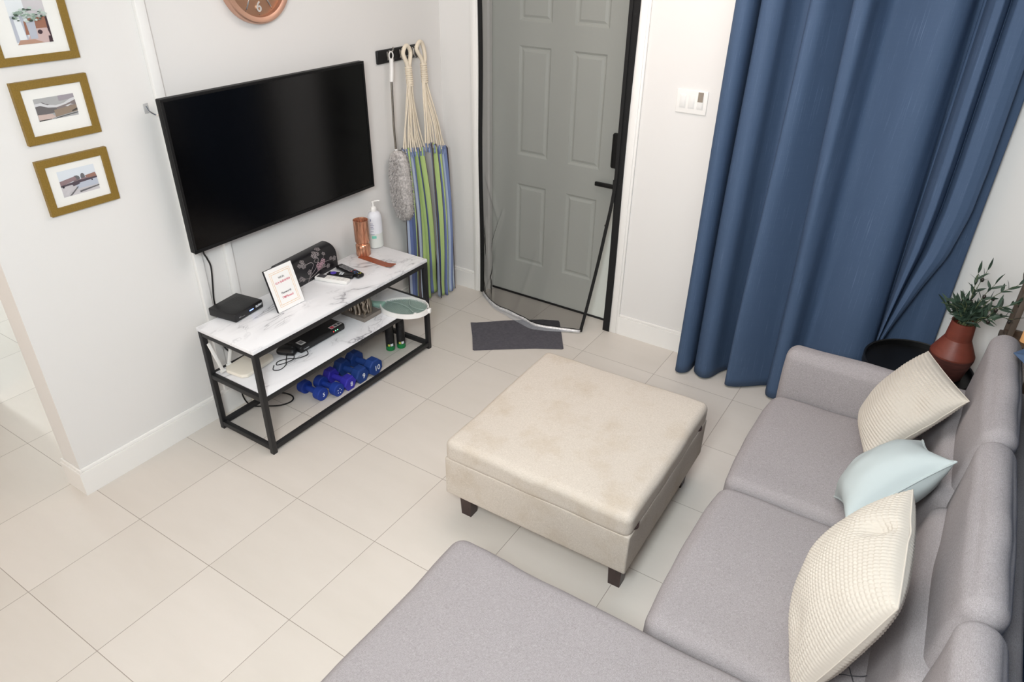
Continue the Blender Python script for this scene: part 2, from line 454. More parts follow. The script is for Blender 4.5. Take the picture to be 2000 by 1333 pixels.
def stroke(pts, w):
    P = [Vector(p) for p in pts]; L = []; R = []
    for i, p in enumerate(P):
        t = (P[min(i+1, len(P)-1)]-P[max(i-1, 0)]).normalized(); n = Vector((-t.y, t.x))
        L.append(tuple(p+n*w/2)); R.append(tuple(p-n*w/2))
    return L+R[::-1]

# ================================================================== SETTING
RX, HZ = 3.42, 2.62
b = bm_(); box(b, -3.4, RX+.1, -6.7, .3, -.1, 0); struct('floor', b, M['floor'])
b = bm_(); box(b, -3.4, RX+.1, -6.7, .3, HZ, HZ+.1); struct('ceiling', b, M['ceil'])
b = bm_(); box(b, -.13, 0, -2.63, .0, 0, HZ); struct('wall_left', b, M['wall'])
DX0, DX1, DH = .286, 1.272, 2.06
b = bm_(); box(b, -3.4, DX0, 0, .13, 0, HZ); box(b, DX1, RX+.1, 0, .13, 0, HZ); box(b, DX0, DX1, 0, .13, DH, HZ); struct('wall_back', b, M['wall'])
b = bm_(); box(b, RX, RX+.1, -6.7, 0, 0, HZ); struct('wall_right', b, M['wall'])
b = bm_(); box(b, -3.4, RX, -6.7, -6.6, 0, HZ); struct('wall_front', b, M['wall'])
b = bm_(); box(b, -3.4, -3.3, -6.6, 0, 0, HZ); struct('wall_hall', b, M['hall'])
b = bm_(); box(b, -3.3, -1.13, -6.6, -2.495, 0, HZ); struct('wall_kitchen', b, M['hall'])
b = bm_(); box(b, DX0-.1, DX1+.1, .13, .2, 0, DH+.1); struct('wall_porch', b, M['rubber'])
# baseboards with a stepped top
def bb_x(bm, x0, x1, y, d):          # runs along x, sticks out towards d*y
    box(bm, x0, x1, min(y, y+d*.014), max(y, y+d*.014), 0, .118); box(bm, x0, x1, min(y, y+d*.009), max(y, y+d*.009), .118, .135, .003)
def bb_y(bm, y0, y1, x, d):
    box(bm, min(x, x+d*.014), max(x, x+d*.014), y0, y1, 0, .118); box(bm, min(x, x+d*.009), max(x, x+d*.009), y0, y1, .118, .135, .003)
b = bm_(); bb_y(b, -2.63, 0, 0, 1); struct('baseboard_left', b, M['trim'])
b = bm_(); bb_x(b, -.144, .014, -2.63, -1); struct('baseboard_end', b, M['trim'])
b = bm_(); bb_y(b, -2.63, 0, -.13, -1); struct('baseboard_hall', b, M['trim'])
b = bm_(); bb_x(b, .009, DX0-.05, 0, -1); bb_x(b, DX1+.06, RX, 0, -1); struct('baseboard_back', b, M['trim'])
b = bm_(); bb_y(b, -6.6, -.014, RX, -1); struct('baseboard_right', b, M['trim'])
# door casing and jamb
b = bm_()
for x0, x1 in ((DX0-.052, DX0), (DX1, DX1+.062)):
    box(b, x0, x1, -.014, .0, 0, DH+.06, .004)
    box(b, x0+.012, x1-.012, -.02, -.012, 0, DH+.05, .004)
box(b, DX0, DX1, -.014, 0, DH, DH+.06, .004)
struct('trim_1', b, M['trim'])
b = bm_()
box(b, DX0, DX0+.02, 0, .125, 0, DH); box(b, DX1-.02, DX1, 0, .125, 0, DH); box(b, DX0, DX1, 0, .125, DH-.02, DH)
box(b, DX0+.02, DX0+.035, .055, .085, 0, DH-.02); box(b, DX1-.035, DX1-.02, .02, .05, 0, DH-.02)
struct('trim_2', b, M['trim'])
# the six-panel door leaf, stiles and rails with raised panels
DY = .1
b = bm_()
PX = ((.5, .714), (.856, 1.066)); PZ = ((.25, .785), (.968, 1.602), (1.731, 1.93))
x0d, x1d = DX0+.024, DX1-.024
xs = [x0d, PX[0][0], PX[0][1], PX[1][0], PX[1][1], x1d]; zs = [.012, PZ[0][0], PZ[0][1], PZ[1][0], PZ[1][1], PZ[2][0], PZ[2][1], DH-.03]
def ring4(a, c): return [(a[0], a[2]), (a[1], a[2]), (a[1], a[3]), (a[0], a[3])]
for i in range(5):
    for j in range(7):
        if i in (1, 3) and j in (1, 3, 5):
            X0, X1, Z0, Z1 = xs[i], xs[i+1], zs[j], zs[j+1]
            steps = [(0, 0), (.012, .009), (.020, .009), (.034, .002)]
            prev = None
            for ins, dep in steps:
                cur = [b.verts.new((x, DY+dep, z)) for x, z in ((X0+ins, Z0+ins), (X1-ins, Z0+ins), (X1-ins, Z1-ins), (X0+ins, Z1-ins))]
                if prev:
                    for q in range(4): b.faces.new((prev[q], prev[(q+1) % 4], cur[(q+1) % 4], cur[q]))
                prev = cur
            b.faces.new(prev)
        else:
            b.faces.new([b.verts.new((x, DY, z)) for x, z in ((xs[i], zs[j]), (xs[i+1], zs[j]), (xs[i+1], zs[j+1]), (xs[i], zs[j+1]))])
bmesh.ops.remove_doubles(b, verts=b.verts, dist=1e-5)
box(b, x0d, x1d, DY+.012, DY+.03, .012, DH-.03)
door = struct('door_1', b, M['door'], sharp=20)
b = bm_(); box(b, x0d, x1d, DY-.008, DY+.02, .0, .012, .002); obj('door_sweep', b, M['rubber'], door)
b = bm_(); box(b, 1.146, 1.212, DY-.03, DY, 1.0, 1.2, .012, seg=4); lk = obj('smart_lock', b, M['blackp'], door, label='black keypad deadbolt housing')
b = bm_(); lathe(b, [(0, 0), (.012, 0), (.012, .006), (0, .006)], mtx=frame_mtx((1.19, DY-.03, 1.165), (1, 0, 0), (0, 0, 1))); obj('lock_button', b, M['black'], lk)
b = bm_(); box(b, 1.166, 1.226, DY-.012, DY, .862, .93, .004); box(b, 1.18, 1.212, DY-.05, DY-.01, .888, .916, .005); box(b, 1.07, 1.21, DY-.056, DY-.038, .889, .914, .005)
obj('door_handle', b, M['blackp'], door, label='black square lever handle')

# ================================================================== THINGS ON THE LEFT WALL
# --- television
tv = thing('television', 'large black flat-screen television mounted on the white wall', 'television', (.05, -1.35, 1.25))
TX, ty0, ty1, tz0, tz1 = .1, -1.932, -.772, .922, 1.586
b = bm_(); softbox(b, None, (.016, (ty1-ty0)/2, (tz1-tz0)/2), .006, n=2, k=2, mtx=Matrix.Translation((TX-.016, (ty0+ty1)/2, (tz0+tz1)/2)))
obj('housing', b, M['bezel'], tv)
b = bm_(); box(b, TX-.002, TX+.0012, ty0+.012, ty1-.012, tz0+.016, tz1-.012); obj('screen', b, M['blackg'], tv)
b = bm_()
fr = [(TX-.002, ty0, ty1, tz0, tz0+.016), (TX-.002, ty0, ty1, tz1-.012, tz1), (TX-.002, ty0, ty0+.012, tz0+.016, tz1-.012), (TX-.002, ty1-.012, ty1, tz0+.016, tz1-.012)]
for x, a0, a1, c0, c1 in fr: box(b, x, TX+.004, a0, a1, c0, c1, .001)
obj('bezel', b, M['bezel'], tv)
b = bm_(); box(b, .001, .069, -1.55, -1.15, 1.1, 1.4, .005); obj('wall_bracket', b, M['black'], tv)
b = bm_(); tube(b, smooth_path([(.075, -1.86, .95), (.06, -1.865, .9), (.03, -1.835, .85), (.03, -1.825, .8), (.018, -1.83, .7), (.012, -1.835, .64), (.01, -1.835, .6)], 8), .004); obj('power_cable', b, M['cable'], tv)
# --- cable trunking strips
def trunking(y0, y1, z0, z1, label):
    b = bm_(); box(b, 0, .022, y0, y1, z0, z1, .0015)
    o = obj('cable_trunking', b, M['trunk'], loc=(0, y0, .14)); return tag(o, label, 'trunking')
trunking(-1.892, -1.852, .136, HZ, 'white cable trunking strip showing left of the television, above its top left corner')
trunking(-1.727, -1.69, .136, 1.25, 'white cable trunking strip seen only below the television, right of the hanging cable')
# --- adhesive hook by the tv
t = thing('adhesive_hook', 'small clear adhesive hook stuck on the wall beside the television', 'hook', (0, -1.93, 1.535))
b = bm_(); softbox(b, None, (.0015, .011, .02), .001, n=2, k=2, mtx=Matrix.Translation((.0015, -1.935, 1.54))); obj('pad', b, clear_film_mat('frosted_clear_pad', .4, (220, 220, 220)), t)
b = bm_(); tube(b, smooth_path([(.003, -1.935, 1.55), (.008, -1.93, 1.53), (.018, -1.91, 1.512), (.03, -1.9, 1.517), (.033, -1.9, 1.53)], 6), .0035); obj('peg', b, M['chrome'], t)
# --- wall clock
t = thing('wall_clock', 'round rose-copper wall clock hanging above the television', 'clock', (0, -1.318, 1.985))
CC = (-1.318, 1.985); CR = .183
cm = frame_mtx((0, CC[0], CC[1]), (0, 1, 0), (0, 0, 1))
b = bm_(); lathe(b, [(CR*.96, .001), (CR, .008), (CR, .03), (CR*.985, .042), (CR*.955, .047), (CR*.90, .046), (CR*.84, .042), (CR*.825, .036), (CR*.82, .02), (CR*.6, .0)], seg=96, mtx=cm, caps=False); obj('rim', b, M['copper'], t)
b = bm_(); lathe(b, [(0, .022), (CR*.823, .022), (CR*.823, .018), (0, .018)], seg=96, mtx=cm, caps=False); obj('dial', b, M['copperd'], t)
for h in range(1, 13):
    a = PI/2-h*PI/6; rr = CR*.62
    sz = .042
    if h in (12, 3, 6, 9):
        me = text_mesh(str(h), .06, cm @ Matrix.Translation((rr*math.cos(a), rr*math.sin(a), .0245)), .002, bold=.0012)
        obj('numeral', me, M['chrome'], t, sharp=30)
    else:
        b = bm_(); box(b, -.024, .024, -.0035, .0035, 0, .005, .0015, cm @ Matrix.Translation((rr*math.cos(a), rr*math.sin(a), .022)) @ Matrix.Rotation(a, 4, 'Z')); obj('hour_baton', b, M['chrome'], t)
for h in range(12):
    b = bm_(); a = h*PI/6; lathe(b, [(0, .0235), (.0016, .0235), (.0016, .021)], seg=6, mtx=cm @ Matrix.Translation((CR*.79*math.cos(a), CR*.79*math.sin(a), 0)), caps=False); obj('minute_dot', b, M['dgrey'], t)
for nm, a, l, w in (('hour_hand', 2.3, .075, .008), ('minute_hand', .6, .115, .006)):
    b = bm_(); box(b, -.015, l, -w/2, w/2, .028, .0295, 0, cm @ Matrix.Rotation(a, 4, 'Z')); obj(nm, b, M['chrome'], t)
b = bm_(); lathe(b, [(.008, .02), (.008, .034), (0, .035)], seg=20, mtx=cm); obj('hub', b, M['chrome'], t)
# --- framed pictures
def picture(y0, y1, z0, z1, w, py0, py1, pz0, pz1, label, polys, mats, glass=True):
    t = thing('picture_frame', label, 'picture', (0, (y0+y1)/2, z0), 'gold picture frames on the left wall')
    m = frame_mtx((.001, y0, z0), (0, 1, 0), (0, 0, 1)); W, H = y1-y0, z1-z0
    b = bm_(); d = .017
    for quad in ([(0, 0), (W, 0), (W-w, w), (w, w)], [(W, 0), (W, H), (W-w, H-w), (W-w, w)], [(W, H), (0, H), (w, H-w), (W-w, H-w)], [(0, H), (0, 0), (w, w), (w, H-w)]):
        prism(b, quad, m, d)
    obj('frame', b, M['gold'], t, sharp=20)
    b = bm_(); prism(b, rect(w-.002, W-w+.002, w-.002, H-w+.002), m, .009); obj('mat_board', b, M['matb'], t)
    pm = frame_mtx((.0102, py0, pz0), (0, 1, 0), (0, 0, 1)); pw, ph = py1-py0, pz1-pz0
    obj('print', poly_layers([(mi, [(x*pw, y*ph) for x, y in pl]) for mi, pl in polys], pm), mats, t, smooth=False)
def pm_(n, rgb): return mat('print_'+n, rgb, .6)
PA = [pm_(n, c) for n, c in (('wall', (200, 196, 198)), ('sky', (222, 226, 228)), ('sage', (140, 160, 146)), ('deep', (62, 78, 66)), ('pale', (190, 202, 194)), ('vase', (178, 182, 192)), ('brown', (150, 104, 84)), ('rose', (196, 172, 168)), ('dark', (62, 44, 50)), ('tan', (176, 140, 120)))]
rr = random.Random(3)
polysA = [(1, rect(0, 1, 0, 1)), (0, rect(.45, 1, .6, 1)), (0, [(.5, .55), (1, .55), (1, 1), (.5, 1)]), (5, [(0, .05), (.35, .05), (.35, .62), (0, .62)]), (1, [(.1, .1), (.3, .1), (.25, .6), (.08, .6)]), (6, [(.5, .3), (1, .3), (1, .58), (.45, .55)]), (8, [(.93, .1), (1, .05), (1, .58), (.94, .58)]), (7, [(.25, 0), (1, .0), (.92, .32), (.5, .32)]), (9, [(.0, 0), (.75, 0), (.5, .09), (.1, .1)]), (6, [(.3, .2), (.4, .2), (.4, .5), (.33, .5)]), (5, [(.4, .1), (.6, .1), (.63, .5), (.38, .5)]), (8, disc(.7, .24, .07, 10, .05)), (8, [(.88, 0), (1, 0), (.97, .14), (.9, .14)])]
for i in range(70):
    a = rr.uniform(0, 2*PI); R_ = rr.random()**.6; x = .5+.46*R_*math.cos(a); y = .63+.15*R_*math.sin(a)
    polysA.append((rr.choice((2, 2, 3, 4, 4, 2)), [(min(1, max(0, x+dx)), y+dy) for dx, dy in disc(0, 0, rr.uniform(.03, .075), 6, rr.uniform(.012, .03))]))
picture(-2.426, -2.148, 1.762, 2.14, .026, -2.342, -2.222, 1.824, 2.05, 'gold frame with a leafy vase photo, topmost of the three on the wall', [(mi, [(x, y*.64 if y < .995 else y) for x, y in pl]) for mi, pl in polysA], PA)
PB = [pm_(n, c) for n, c in (('mist', (168, 168, 168)), ('snow', (205, 205, 206)), ('slate', (104, 100, 100)), ('rock', (128, 118, 116)), ('ochre', (142, 126, 110)), ('pink', (196, 176, 168)), ('ink', (66, 64, 60)), ('lilac', (154, 148, 154)))]
polysB = [(0, rect(0, 1, 0, 1)), (7, [(.6, .75), (1, .8), (1, 1), (.6, 1)]), (1, [(0, .78), (.15, .8), (.3, .68), (.5, .6), (.7, .64), (.9, .8), (1, .82), (1, .5), (0, .45)]), (2, [(.16, .86), (.26, .73), (.36, .68), (.3, .66), (.2, .76)]), (2, [(0, .66), (.12, .68), (.3, .55), (.5, .5), (.62, .5), (.6, .3), (0, .25)]), (3, [(.5, .5), (.75, .58), (.9, .66), (1, .72), (1, .4), (.5, .3)]), (1, [(.72, .5), (.86, .56), (.94, .5), (.86, .52), (.78, .46)]), (4, [(.42, .4), (1, .5), (1, .2), (.42, .08)]), (5, [(0, .3), (.35, .25), (.42, .1), (.3, .03), (0, .06)]), (6, [(.0, .0), (.3, .02), (.3, .05), (0, .05)]), (6, [(.85, .25), (1, .34), (1, .25), (.86, .2)]), (6, [(.4, .02), (1, .12), (1, .15), (.45, .06)])]
picture(-2.413, -2.145, 1.493, 1.708, .027, -2.351, -2.208, 1.568, 1.645, 'gold frame with a misty mountain print, middle of the three on the wall', polysB, PB)
PC = [pm_(n, c) for n, c in (('paleblue', (212, 218, 224)), ('stone', (196, 192, 194)), ('roof', (140, 118, 120)), ('shadow', (82, 72, 80)), ('tree', (104, 102, 104)), ('blue', (182, 188, 200)), ('ink', (46, 44, 50)), ('warm', (150, 112, 98)))]
polysC = [(0, rect(0, 1, 0, 1)), (1, rect(0, 1, 0, .5)), (5, [(.4, .2), (1, .2), (1, .5), (.4, .5)]), (4, disc(.45, .6, .1, 10, .12)), (4, disc(.63, .62, .06, 10, .14)), (2, [(0, .62), (.42, .7), (.46, .56), (0, .44)]), (7, [(.7, .64), (.98, .68), (1, .52), (.7, .52)]), (2, [(.35, .52), (.75, .58), (.75, .48), (.35, .44)]), (3, [(0, .46), (.5, .52), (1, .52), (1, .46), (.5, .42), (0, .4)]), (3, [(.3, .42), (.5, .48), (.5, .38), (.32, .34)]), (6, disc(.06, .4, .03, 8, .05)), (6, disc(.85, .42, .02, 8, .03)), (4, [(.15, .02), (.42, .3), (.45, .28), (.22, .02)]), (4, [(.45, .05), (1, .14), (1, .18), (.45, .12)]), (1, [(0, .1), (.2, .32), (.3, .32), (.1, .02)])]
picture(-2.415, -2.146, 1.226, 1.435, .027, -2.35, -2.209, 1.284, 1.382, 'gold frame with a pale courtyard photo, lowest of the three on the wall', polysC, PC)
# --- hook rack
t = thing('hook_rack', 'black wall rack with chrome double hooks near the door corner', 'hook rack', (0, -.39, 1.53))
b = bm_(); box(b, 0, .016, -.572, -.215, 1.531, 1.602, .006, seg=3); obj('board', b, M['blackp'], t)
for y in (-.49, -.385, -.275):
    b = bm_()
    box(b, .016, .02, y-.008, y+.008, 1.545, 1.59, .002)
    tube(b, smooth_path([(.018, y, 1.585), (.03, y, 1.592), (.048, y, 1.592), (.058, y, 1.605), (.058, y, 1.618)], 6), .0045)
    tube(b, smooth_path([(.018, y, 1.552), (.03, y, 1.54), (.044, y, 1.536), (.054, y, 1.545), (.056, y, 1.56)], 6), .0045)
    obj('hook', b, M['chrome'], t)
# --- duster
t = thing('duster', 'fluffy grey duster with steel pole hanging from the wall rack', 'duster', (.06, -.5, .62))
b = bm_(); tube(b, [(.054, -.505, 1.56), (.054, -.508, 1.5), (.055, -.517, 1.44)], .0115, 14); tube(b, smooth_path([(.054+.0*1, -.505+.016*math.cos(a), 1.575+.02*math.sin(a)) for a in [i*PI/5 for i in range(10)]], 3, True), .0035, 6, True); obj('handle', b, M['white'], t)
b = bm_(); tube(b, [(.055, -.517, 1.445), (.058, -.528, 1.2), (.06, -.524, 1.02)], .0065, 10); obj('pole', b, M['steel'], t)
b = bm_(); tube(b, [(.06, -.524, 1.07), (.06, -.523, 1.02)], .009, 10); obj('collar', b, M['white'], t)
b = bm_(); axis = [(-.505, 1.055, .03), (-.512, 1.03, .06), (-.51, .95, .078), (-.505, .85, .082), (-.495, .75, .08), (-.482, .67, .066), (-.472, .63, .03)]
tube(b, smooth_path([(.066, a[0], a[1]) for a in axis], 4), lambda q: interp([(a[2]*.75,) for a in axis], q)[0], 12)
for i in range(4200):
    q = random.random(); y, z, r = interp(axis, q); a = random.uniform(0, 2*PI)
    d = Vector((.62*math.cos(a), math.sin(a), random.uniform(-.45, .2))).normalized(); p = Vector((.066, y, z))+Vector((.62*math.cos(a), math.sin(a), 0))*r*.7
    if p.x < .008: continue
    l = r*.3+.006; s = d.cross(Vector((random.random(), random.random(), random.random()))).normalized()*.003
    e = p+d*l+Vector((0, 0, -.006)); m_ = p+d*l*.6+s*1.6
    if e.x < .004: e.x = .004
    v = [b.verts.new(x) for x in (p-s, p+s, m_+s, e, m_-s)]
    b.faces.new(v)
obj('fluffy_head', b, M['fluff'], t, smooth=False)
# --- hammock hung by both ends
t = thing('hammock', 'striped blue and green hammock hung up by both cream rope ends', 'hammock', (.12, -.3, 0))
ends = [dict(hk=(.064, -.385, 1.605), kn=(.072, -.388, 1.50), kz=1.40, top=[(-.492, 1.055), (-.30, 1.025)], x=.085), dict(hk=(.07, -.275, 1.615), kn=(.075, -.258, 1.50), kz=1.39, top=[(-.335, 1.06), (-.155, 1.005)], x=.125)]
for e in ends:
    h = Vector(e['hk']); k = Vector(e['kn'])
    b = bm_()
    tube(b, smooth_path([(k.x, k.y, k.z), (k.x, k.y-.017, k.z+.035), (h.x, h.y-.031, h.z-.03), (h.x, h.y-.018, h.z-.002), (h.x, h.y, h.z+.008), (h.x, h.y+.018, h.z-.002), (h.x, h.y+.031, h.z-.03), (k.x, k.y+.017, k.z+.035)], 6, True), .0115, 10, True)
    obj('rope_loop', b, M['rope'], t)
    b = bm_(); n = 14
    # whipped knot
    for q in range(9):
        zc = e['kn'][2]-.012*q; tube(b, [(k.x+.015*math.cos(a), k.y+.004*q*.2+.015*math.sin(a), zc) for a in [i*PI/7 for i in range(14)]], .0065, 6, True)
    obj('knot', b, M['rope'], t)
    b = bm_()
    for q in range(n):
        f = q/(n-1); ty, tz = [a+(c-a)*f for a, c in zip(*e['top'])]
        off = (f-.5)*.03
        tube(b, smooth_path([(k.x+random.uniform(-.006, .006), k.y+off*.6, k.z-.01), (k.x+random.uniform(-.012, .012), k.y+off, e['kz']), (e['x']-.01+random.uniform(-.012, .012), ty*.62+(k.y+off)*.38, tz*.62+e['kz']*.38), (e['x']+.012*math.sin(q*2.1), ty, tz-.01)], 5), .0042, 6)
    obj('cords', b, M['rope'], t)
stripes = [(84, 76, 80), (172, 184, 204), (104, 118, 160), (84, 96, 132), (174, 196, 128), (100, 90, 92), (178, 188, 206), (112, 124, 168), (184, 203, 136), (160, 184, 118), (88, 96, 126), (172, 184, 206), (116, 130, 170), (180, 202, 130), (104, 94, 94), (184, 193, 208), (82, 76, 84)]
ps = [0, .03, .085, .15, .19, .28, .34, .41, .475, .58, .62, .67, .73, .78, .87, .92, .97]
sm = stripe_mat('striped_hammock_cloth', stripes, ps)
def drape(y0t, y1t, y0b, y1b, x, amp, nf, ph, ztop, zbot, shift):
    def f(u, v):
        yt = y0t+(y1t-y0t)*u; yb = y0b+(y1b-y0b)*u
        s = v**.8; y = yt+(yb-yt)*s
        fold = amp*(math.sin(u*nf*2*PI+ph+1.2*v)+.4*math.sin(u*nf*3.3*PI+2*ph))
        zt = ztop[0]+(ztop[1]-ztop[0])*u+.012*math.sin(u*60)*max(0, 1-v*12)
        z = zt+(zbot+.008*math.sin(u*9)-zt)*v
        bul = .02*math.sin(PI*min(1, v*1.1))
        edge = (1-(2*abs(u-.5))**6)
        return (x+fold+bul*edge, y+.004*math.sin(u*nf*4*PI+ph), z)
    return gridmesh('drape', 110, 40, f, lambda u, v: ((u+shift) % 1.0 if False else u*.999, v))
me1 = drape(-.30, -.125, -.27, -.098, .125, .013, 4, .6, (1.06, 1.0), .012, 0)
me0 = drape(-.495, -.30, -.50, -.20, .075, .014, 4.5, 2.0, (1.06, 1.025), .03, 0)
b = bm_(); add_mesh(b, me0); add_mesh(b, me1)
obj('cloth', b, sm, t, sharp=80, solid=.003)
# sewn channel tabs at the top of the cloth
b = bm_()
for (a, c, x) in ((ends[0]['top'][0], ends[0]['top'][1], .085), (ends[1]['top'][0], ends[1]['top'][1], .13)):
    for q in range(12):
        f = q/11; y = a[0]+(c[0]-a[0])*f; z = a[1]+(c[1]-a[1])*f
        tube(b, [(x+.012*math.sin(q*2.1), y, z+.012), (x+.012*math.sin(q*2.1), y+.002, z-.04)], .0055, 6)
obj('cord_tabs', b, mat('blue_tab_cloth', (124, 138, 172), .9, vary=.5, vscale=40), t)

# ================================================================== TV STAND AND WHAT IS ON IT
SX0, SX1, SY0, SY1, ZT, ZS = .088, .478, -2.0, -.795, .578, .327
t = thing('tv_stand', 'black steel tv stand with two white marble shelves', 'tv stand', ((SX0+SX1)/2, (SY0+SY1)/2, 0))
q = .025
for x in (SX0, SX1-q):
    for y in (SY0, SY1-q):
        b = bm_(); box(b, x, x+q, y, y+q, 0, .56, .0015); obj('leg', b, M['black'], t)
def rails(nm, z):
    b = bm_()
    for x in (SX0, SX1-q): box(b, x+.001, x+q-.001, SY0+q, SY1-q, z, z+q, .0015)
    for y in (SY0, SY1-q): box(b, SX0+q, SX1-q, y+.001, y+q-.001, z, z+q, .0015)
    obj(nm, b, M['black'], t)
rails('top_rails', .535); rails('shelf_rails', .299); rails('bottom_rails', .02)
b = bm_(); box(b, SX0-.004, SX1-.002, SY0-.003, SY1+.003, .56, ZT, .002); obj('tabletop', b, M['marble'], t)
b = bm_(); box(b, SX0+q, SX1-.004, SY0+q, SY1-q, .311, ZS, .001); obj('lower_shelf', b, M['marble'], t)

# --- set-top box
t = thing('set_top_box', 'black set-top box with blue light on the marble tabletop', 'set-top box', (.11, -1.8, ZT))
b = bm_()
pm = rotz((.115, -1.795, ZT), math.radians(8))
softbox(b, None, (.083, .092, .0205), .006, n=3, k=2, mtx=pm @ Matrix.Translation((0, 0, .0235)))
body = obj('casing', b, M['blackp'], t)
b = bm_()
for i in range(7):
    for j in range(10):
        box(b, -.05+i*.012, -.043+i*.012, -.055+j*.012, -.048+j*.012, .0438, .0443, 0, pm)
obj('vent_grille', b, M['blackp'], t)
fm = pm @ frame_mtx((.0832, -.092, .004), (0, 1, 0), (0, 0, 1))
b = bm_(); box(b, .092, .118, .018, .0225, 0, .0006, 0, fm); obj('status_light', b, M['bluled'], t, label='glowing blue-white status bar')
b = bm_(); add_mesh(b, text_mesh('FLOW', .0145, fm @ Matrix.Translation((.154, .022, .0003)), .0003, bold=.0005)); obj('logo', b, M['wprint'], t)
b = bm_(); add_mesh(b, text_mesh('HD', .010, fm @ Matrix.Translation((.03, .016, .0003)), .0003)); box(b, .04, .06, .012, .0135, 0, .0004, 0, fm); obj('small_print', b, M['grey'], t)
for x in (-.06, .06):
    for y in (-.07, .07): b = bm_(); lathe(b, [(.008, 0), (.008, .004)], seg=12, mtx=pm @ Matrix.Translation((x, y, 0))); obj('foot', b, M['rubber'], t)
b = bm_(); tube(b, smooth_path([pm @ Vector(p) for p in ((-.08, -.06, .02), (-.088, -.07, .016), (-.093, -.075, .004))], 6), .0035); obj('plug_lead', b, M['cable'], t)
# --- password sign
t = thing('password_sign', 'small white framed wifi password sign leaning on the marble tabletop', 'sign', (.28, -1.61, ZT))
sg = frame_mtx((.297, -1.696, ZT+.001), (0, .164, 0), (-.062, .012, .2))
W, H = .164, .212
b = bm_(); prism(b, rect(0, W, 0, H), sg, -.012); obj('backing', b, M['blackp'], t)
b = bm_(); prism(b, rect(.001, W-.001, .001, H-.001), sg, .0008); obj('card', b, mat('sign_card', (243, 241, 238), .6), t)
b = bm_()
for ins, wd in ((.021, .0016), (.029, .002)):
    x0, x1, y0, y1 = ins, W-ins, ins, H-ins
    for r_ in (rect(x0, x1, y0, y0+wd), rect(x0, x1, y1-wd, y1), rect(x0, x0+wd, y0, y1), rect(x1-wd, x1, y0, y1)): prism(b, r_, sg @ Matrix.Translation((0, 0, .0008)), .0003)
obj('border_lines', b, M['orange'], t, smooth=False)
def line(txt, y, sz, m_, nm, bold=.0002, x=W/2):
    obj(nm, text_mesh(txt, sz, sg @ Matrix.Translation((x, y, .0011)), .0002, bold=bold), m_, t, smooth=False)
line('Wi-Fi:', H-.055, .0145, M['dgrey'], 'heading'); line('LLA-FpEHK9E9', H-.076, .0142, M['coral'], 'network_name')
line('Password:', .083, .0145, M['dgrey'], 'subheading'); line('TMPfewxd', .060, .0155, M['coral'], 'password')
b = bm_(); prism(b, [(.055, .12), (.11, .12), (.12, .01), (.045, .01)], frame_mtx(sg @ Vector((0, 0, -.012)), sg.to_3x3() @ Vector((1, 0, 0)), sg.to_3x3() @ Vector((0, 1, 0)).lerp(Vector((0, .95, -.55)), 1)), -.003)
obj('easel_back', b, M['blackp'], t)
# --- blossom box
t = thing('blossom_box', 'black curved-top box painted with cherry blossoms', 'box', (.1, -1.32, ZT))
bxm = rotz((.095, -1.33, ZT), math.radians(5.5))
prof = [(.058, 0), (.056, .078), (.05, .098), (.036, .115), (.015, .126), (-.012, .131), (-.035, .129), (-.05, .118), (-.055, .1), (-.055, 0)]
b = bm_(); prism(b, [(x, z) for x, z in prof], bxm @ frame_mtx((0, .185, 0), (1, 0, 0), (0, 0, 1)), .37)
bmesh.ops.translate(b, verts=b.verts, vec=(0, 0, 0)); obj('body', b, M['boxb'], t, sharp=30)
fm = bxm @ frame_mtx((.0585, -.185, 0), (0, 1, 0), (0, 0, 1))
# branch and blossom drawing on the front face (u along the box 0..0.37, v up 0..0.078 then over the curve)
def bl_map(u, v):
    """height v along the front: straight up to .078 then over the rounded top"""
    pts = prof[:6]; s = v*1.06; u = .352-(.352-u)*1.18
    for (x0, z0), (x1, z1) in zip(pts, pts[1:]):
        L = math.hypot(x1-x0, z1-z0)
        if s <= L: f = s/L; return bxm @ Vector((x0+(x1-x0)*f+.0008, -.185+u, z0+(z1-z0)*f+.0006))
        s -= L
    return bxm @ Vector((pts[-1][0], -.185+u, pts[-1][1]))
def ribbon(bm, pts, w):
    P = [Vector(p) for p in smooth_path([(x, y, 0) for x, y in pts], 5)]
    L, R = [], []
    for i, p in enumerate(P):
        tt = (P[min(i+1, len(P)-1)]-P[max(i-1, 0)]).normalized(); n = Vector((-tt.y, tt.x, 0))*w/2
        L.append(bm.verts.new(bl_map(*(p+n)[:2]))); R.append(bm.verts.new(bl_map(*(p-n)[:2])))
    for i in range(len(P)-1): bm.faces.new((L[i], L[i+1], R[i+1], R[i]))
b = bm_()
for pts, w in (([(.165, .0), (.178, .022), (.2, .036), (.222, .05), (.237, .07), (.25, .09), (.244, .102), (.236, .108)], .003), ([(.17, .016), (.2, .02), (.232, .03), (.262, .034), (.285, .033), (.31, .028)], .0028), ([(.228, .03), (.234, .044), (.243, .055)], .0022), ([(.178, .022), (.186, .04), (.2, .058), (.212, .076), (.205, .088), (.188, .092), (.17, .09)], .0024), ([(.238, .074), (.222, .086), (.236, .096), (.25, .092)], .002), ([(.266, .058), (.274, .074), (.284, .088)], .002), ([(.285, .06), (.32, .055), (.352, .05)], .002), ([(.11, .026), (.15, .024), (.172, .018)], .0018)):
    ribbon(b, pts, w)
obj('branch_drawing', b, M['petal'], t, smooth=False)
